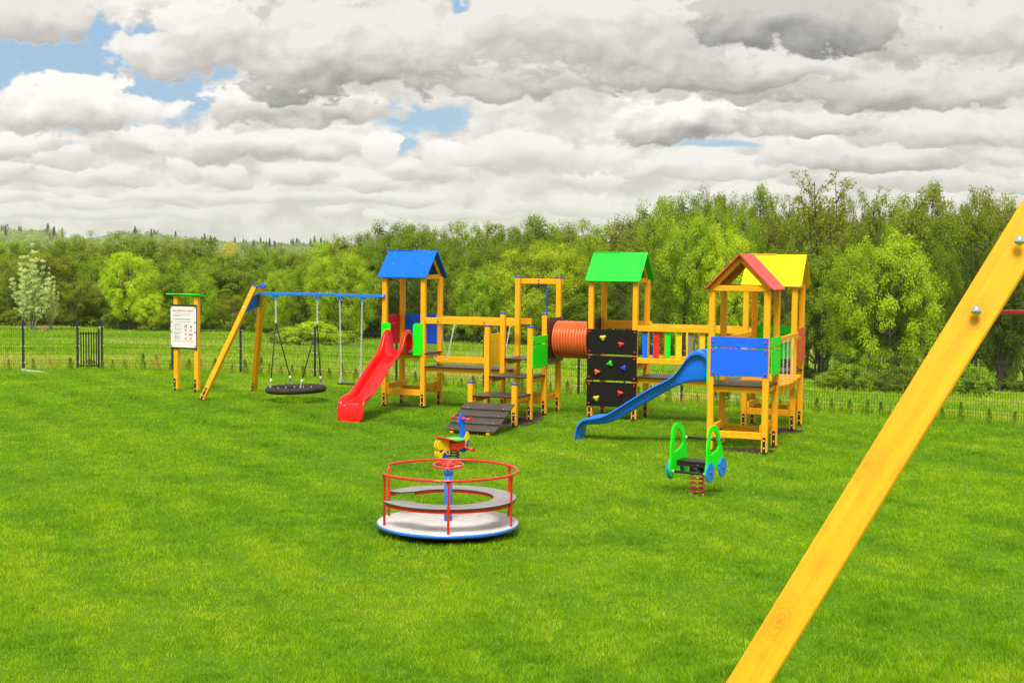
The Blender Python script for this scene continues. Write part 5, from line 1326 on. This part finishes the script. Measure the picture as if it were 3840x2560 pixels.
for i in range(250):
    px = rnd.uniform(-40, 1300); D = rnd.choice([rnd.uniform(800, 1250), rnd.uniform(1250, 1600), rnd.uniform(1550, 1740), rnd.uniform(1640, 1745)])
    if 215 < px < 470 and D > 1400 and rnd.random() < .93: continue
    spr = rnd.random() < (.50 if (px > 640 or px < 215) else .18) and D > 1150; kind = 'spruce' if spr else 'far'
    if ns[spr] > 190: continue
    ns[spr] += 1
    by = hillbase(px, D); hp = rnd.uniform(30, 58) if spr else rnd.uniform(24, 40)
    c = ((.03, .065, .03), (.055, .10, .035))[rnd.random() < .4] if spr else rnd.choice([OLIVE, BRIGHT, GOLD, MIDG, (.24, .34, .09), (.30, .40, .12)])
    w_ = [s_ for a, b_, s_ in HSEC if a <= px < b_][0]
    far_ = 'on the far hill crest' if D > 1350 else 'on the far hillside'
    tree(kind, px, by-hp, hp*(.44 if spr else 1.05), D, c, ('dark pointed spruce ' if spr else 'small rounded tree ')+far_+' '+w_, 'spruces on the far hill' if spr else 'small round trees on the far hill', name='spruce_tree' if spr else 'hill_tree'); nh += 1
for px, top, wpx, lb in ((26, 836, 34, 'single round tree on the hill crest at the far left'), (515, 852, 44, 'dark round lone tree on the hill crest beside the blue mountain'), (555, 862, 26, 'smaller round tree right of the dark lone one on the crest'), (590, 858, 26, 'second small round tree right of the dark lone one')):
    tree('far', px, top, wpx, 1725, (.045, .10, .03) if px != 555 else (.12, .22, .03), lb, None, name='hill_tree')
# earth mound at the wood edge
D = 82.0; x = (160-1920)/F*D; m = MB().mat('mound_earth')
g = bmesh.ops.create_icosphere(m.bm, subdivisions=3, radius=1)
for v in m.bm.verts:
    n_ = math.sin(v.co.x*5)*math.cos(v.co.y*4+1)*.08+rnd.uniform(-.03, .03); v.co = Vector((v.co.x*.30, v.co.y*.26, v.co.z*.24))*(1+n_)
for f_ in m.bm.faces: f_.smooth = True
o = m.build('earth_mound'); o.location = (x, D, G(x, D)+.10); tag(o, 'small rounded brown mound at the foot of the pale silvery tree', 'mound')
# ------------------------------------------------------------------ sky and light
EXPO = .55
SUN = Vector((-.10, -.56, .82)).normalized(); EL = math.asin(SUN.z); ROT = math.atan2(SUN.x, SUN.y)
w = bpy.data.worlds.new('World'); sc.world = w; w.use_nodes = True; nt = w.node_tree
bg = nt.nodes['Background']; STR = .11; bg.inputs['Strength'].default_value = STR
skyt = nd(nt, 'ShaderNodeTexSky', sky_type='NISHITA'); skyt.sun_disc = False; skyt.sun_elevation = EL; skyt.sun_rotation = ROT; skyt.air_density = 1.0; skyt.dust_density = 1.2; skyt.ozone_density = 1.6
def mth(op, a, b=None, c=None, clamp=False):
    n = nd(nt, 'ShaderNodeMath', operation=op, use_clamp=clamp)
    for i, v in enumerate((a, b, c)):
        if v is None: continue
        if hasattr(v, 'is_linked'): nt.links.new(v, n.inputs[i])
        else: n.inputs[i].default_value = v
    return n.outputs[0]
def sstep(e0, e1, v):
    n = nd(nt, 'ShaderNodeMapRange', interpolation_type='SMOOTHSTEP'); n.inputs[1].default_value = e0; n.inputs[2].default_value = e1; n.inputs[3].default_value = 0; n.inputs[4].default_value = 1
    nt.links.new(v, n.inputs[0]); return n.outputs[0]
gen = nd(nt, 'ShaderNodeTexCoord').outputs['Generated']
sx = nd(nt, 'ShaderNodeSeparateXYZ'); nt.links.new(gen, sx.inputs[0])
hy = mth('MAXIMUM', mth('ABSOLUTE', sx.outputs[1]), .42)
az = mth('DIVIDE', sx.outputs[0], hy); el = mth('DIVIDE', sx.outputs[2], hy)
def vec(a, b, c=0.0):
    n = nd(nt, 'ShaderNodeCombineXYZ')
    for i, v in enumerate((a, b, c)):
        if hasattr(v, 'is_linked'): nt.links.new(v, n.inputs[i])
        else: n.inputs[i].default_value = v
    return n.outputs[0]
# features shrink towards the horizon
elk = mth('ADD', el, .05)
p0 = vec(az, mth('MULTIPLY', el, 1.55), .0)
def fbm(v, scale, det, rough, lac=2.0):
    n = nd(nt, 'ShaderNodeTexNoise', noise_dimensions='2D'); n.inputs['Scale'].default_value = scale; n.inputs['Detail'].default_value = det; n.inputs['Roughness'].default_value = rough; n.inputs['Lacunarity'].default_value = lac
    nt.links.new(v, n.inputs['Vector']); return n
wn = fbm(p0, 9, 2, .5)
wsep = nd(nt, 'ShaderNodeSeparateXYZ'); nt.links.new(wn.outputs['Color'], wsep.inputs[0])
waz = mth('MULTIPLY_ADD', mth('SUBTRACT', wsep.outputs[0], .5), .030, az); wel = mth('MULTIPLY_ADD', mth('SUBTRACT', wsep.outputs[1], .5), .016, el)
pw = vec(waz, mth('MULTIPLY', wel, 1.5), .3)
def vor(v, scale, det):
    n = nd(nt, 'ShaderNodeTexVoronoi', voronoi_dimensions='2D', feature='SMOOTH_F1'); n.inputs['Scale'].default_value = scale; n.inputs['Detail'].default_value = det; n.inputs['Roughness'].default_value = .55; n.inputs['Lacunarity'].default_value = 2.2; n.inputs['Smoothness'].default_value = .35
    n.normalize = True
    nt.links.new(v, n.inputs['Vector']); return n.outputs['Distance']
pwu = vec(mth('SUBTRACT', waz, .004), mth('MULTIPLY', mth('ADD', wel, .008), 1.5), .3)
N1 = mth('MULTIPLY_ADD', vor(pw, 20, 2.0), -.42, mth('MULTIPLY_ADD', fbm(pw, 15, 7, .52).outputs[0], .75, .28))      # rounded billows
N1u = mth('MULTIPLY_ADD', vor(pwu, 20, 1.0), -.42, mth('MULTIPLY_ADD', fbm(pwu, 15, 4, .5).outputs[0], .75, .28))      # the same a little higher up
N2 = fbm(vec(az, mth('MULTIPLY', wel, 1.7), 1.7), 40, 5, .55).outputs[0]
n1 = mth('SUBTRACT', N1, .5); n2 = mth('SUBTRACT', N2, .5)
emb = mth('SUBTRACT', N1, N1u)                                         # relief lit from above
K = 1.03/STR/2**EXPO
def lin(r, g, b): return tuple((((c/255+.055)/1.055)**2.4 if c > 10 else c/255/12.92)*K for c in (r, g, b))
def lerp3(f, a, b): return mixcol(nt, f, a, b)
pv = vec(waz, wel)
def vm(op, a, b, c=None, out=0):
    n = nd(nt, 'ShaderNodeVectorMath', operation=op)
    for i, v in enumerate((a, b, c)):
        if v is None: continue
        if hasattr(v, 'is_linked'): nt.links.new(v, n.inputs[i])
        else: n.inputs[i].default_value = v
    return n.outputs[out]
def ell(px, py, rx, ry):
    a, e = azel(px, py); q = vm('MULTIPLY_ADD', pv, (F/rx, F/ry, 0), (-a*F/rx, -e*F/ry, 0))
    return q, vm('DOT_PRODUCT', q, q, out=1)
# soft layered base (luminance only; tinted at the end)
def lv(c): return ((c/255+.055)/1.055)**2.4
def clampma(a, k, o): return mth('MULTIPLY_ADD', a, k, o, True)
cover = mth('MULTIPLY_ADD', n1, .9, mth('MULTIPLY_ADD', n2, 1.2, mth('MULTIPLY', emb, 2.4)))
lum = mth('MULTIPLY_ADD', clampma(cover, 1.3, .55), lv(246)-lv(206), lv(206))
gaps = [(330, 205, 280, 115), (90, 250, 220, 72), (600, 315, 210, 125), (690, 385, 150, 85), (430, 490, 170, 16), (1580, 440, 210, 44), (1500, 530, 55, 70), (1758, 14, 36, 36), (2640, 553, 190, 14), (360, 110, 50, 75)]
gap = None
for g_ in gaps:
    _, r2 = ell(*g_); gap = r2 if gap is None else mth('MINIMUM', gap, r2)
gapn = mth('ADD', mth('SUBTRACT', 1.25, gap), mth('MULTIPLY_ADD', n1, -3.6, mth('MULTIPLY', n2, -3.6)))
blueamt = sstep(-.5, 1.0, gapn)
clouds = [(300, 812, 420, 20, 244, 208), (1240, 803, 55, 22, 250, 208), (1430, 818, 70, 22, 248, 210), (1750, 800, 240, 22, 244, 206),
          (90, 740, 140, 24, 250, 200), (300, 760, 130, 26, 252, 206), (580, 745, 170, 28, 248, 200), (850, 735, 190, 26, 246, 198), (1150, 748, 170, 26, 246, 196), (1490, 745, 200, 26, 246, 196), (2150, 780, 240, 30, 244, 204), (2800, 735, 330, 30, 246, 202), (3550, 690, 420, 34, 240, 190),
          (120, 655, 170, 44, 248, 190), (420, 652, 190, 46, 249, 192), (690, 632, 110, 50, 254, 200), (880, 665, 160, 38, 246, 194), (1140, 655, 190, 42, 248, 192), (1400, 690, 150, 32, 248, 198), (1650, 650, 190, 42, 248, 194), (2200, 660, 150, 48, 255, 210), (2700, 630, 340, 42, 246, 200), (3330, 600, 460, 48, 238, 168),
          (90, 535, 170, 50, 252, 192), (270, 590, 150, 42, 248, 196), (540, 525, 200, 50, 252, 196), (800, 562, 220, 60, 250, 186), (1100, 560, 270, 62, 249, 176), (1420, 562, 66, 66, 255, 226), (1665, 572, 88, 80, 255, 222), (1990, 580, 310, 74, 247, 200), (3085, 545, 100, 52, 255, 214),
          (3560, 495, 420, 68, 240, 186), (2950, 465, 400, 56, 240, 164), (2560, 445, 290, 96, 255, 142), (1270, 402, 270, 70, 246, 156), (1040, 390, 250, 88, 252, 170), (270, 392, 310, 108, 255, 186), (3300, 325, 640, 88, 230, 158),
          (1900, 270, 430, 92, 235, 166), (2640, 250, 540, 90, 233, 156), (120, 70, 240, 95, 232, 180), (770, 160, 330, 140, 247, 178), (1280, 175, 490, 190, 237, 146), (2250, 115, 540, 178, 235, 174), (3600, 120, 420, 122, 232, 180), (3010, 72, 400, 108, 206, 130)]
nz = mth('MULTIPLY_ADD', n1, 2.7, mth('MULTIPLY_ADD', n2, 2.4, 1.0))
KT = .80
shn = mth('MULTIPLY_ADD', emb, 2.1*KT, mth('MULTIPLY_ADD', n1, 1.0*KT, mth('MULTIPLY', n2, .8*KT)))
for (px, py, rx, ry, top, bot) in clouds:
    rx *= 1.1; ry *= 1.1
    q, r2 = ell(px, py, rx, ry); e_ = azel(px, py)[1]
    al = mth('MULTIPLY', mth('SUBTRACT', nz, r2), 3.0, None, True)
    t = mth('ADD', mth('MULTIPLY_ADD', wel, KT*F/ry, shn), .71-e_*KT*F/ry, None, True)
    v = mth('MULTIPLY_ADD', t, lv(top)-lv(bot), lv(bot))
    lum = mth('MULTIPLY_ADD', al, mth('SUBTRACT', v, lum), lum)
    blueamt = mth('MULTIPLY', blueamt, mth('SUBTRACT', 1.0, al))
low = mth('MULTIPLY', sstep(.024, .0, el), .4)
lum = mth('MULTIPLY_ADD', low, mth('SUBTRACT', lv(217), lum), lum)
tint = ramp(nt, lum, [(.22, (1.02, 1.0, .995)), (.55, (1.045, 1.0, .945)), (1.0, (1.03, 1.0, .955))])
cl = vm('SCALE', tint, None); nt.links.new(mth('MULTIPLY', lum, K), cl.node.inputs['Scale'])
skyblue = nd(nt, 'ShaderNodeMix', data_type='RGBA'); skyblue.inputs[0].default_value = .7
nt.links.new(skyt.outputs[0], skyblue.inputs[6]); skyblue.inputs[7].default_value = (*lin(138, 178, 216), 1)
hz = sstep(.085, .012, el)
blue = lerp3(mth('MULTIPLY', hz, .6), skyblue.outputs[2], lin(204, 213, 220))
nt.links.new(lerp3(blueamt, cl, blue), bg.inputs['Color'])
w.cycles.sampling_method = 'NONE'
sd = bpy.data.lights.new('sun', 'SUN'); sd.energy = 3.4; sd.angle = R(22); sd.color = (1, .955, .87)
so = bpy.data.objects.new('sun', sd); col.objects.link(so); so.rotation_euler = (-SUN).to_track_quat('-Z', 'Y').to_euler(); so.location = (0, 0, 60)
sc.view_settings.view_transform = 'Standard'; sc.view_settings.look = 'None'; sc.view_settings.exposure = EXPO; sc.view_settings.gamma = 1
cy = sc.cycles; cy.max_bounces = 5; cy.diffuse_bounces = 2; cy.glossy_bounces = 3; cy.transmission_bounces = 4; cy.transparent_max_bounces = 8
cy.caustics_reflective = False; cy.caustics_refractive = False; cy.sample_clamp_indirect = 6
sc.render.film_transparent = False
cy.use_denoising = True

# ------------------------------------------------------------------ haze: even air over the whole scene
hm_ = bpy.data.meshes.new('haze'); hb = bmesh.new(); bmesh.ops.create_cube(hb, size=1); hb.to_mesh(hm_); hb.free()
ho = link('haze', hm_); ho.scale = (12000, 5700, 170); ho.location = (0, 5700/2-400, 170/2-25)
tag(ho, 'thin pale air between the lawn and the far hills', kind='stuff')
mv = bpy.data.materials.new('haze_air'); mv.use_nodes = True; nt = mv.node_tree
nt.nodes.remove(nt.nodes['Principled BSDF']); pv_ = nd(nt, 'ShaderNodeVolumePrincipled'); pv_.inputs['Color'].default_value = (.78, .78, .84, 1); pv_.inputs['Density'].default_value = .00013; pv_.inputs['Anisotropy'].default_value = .2
nt.links.new(pv_.outputs[0], nt.nodes['Material Output'].inputs['Volume']); hm_.materials.append(mv)
cy.volume_bounces = 1
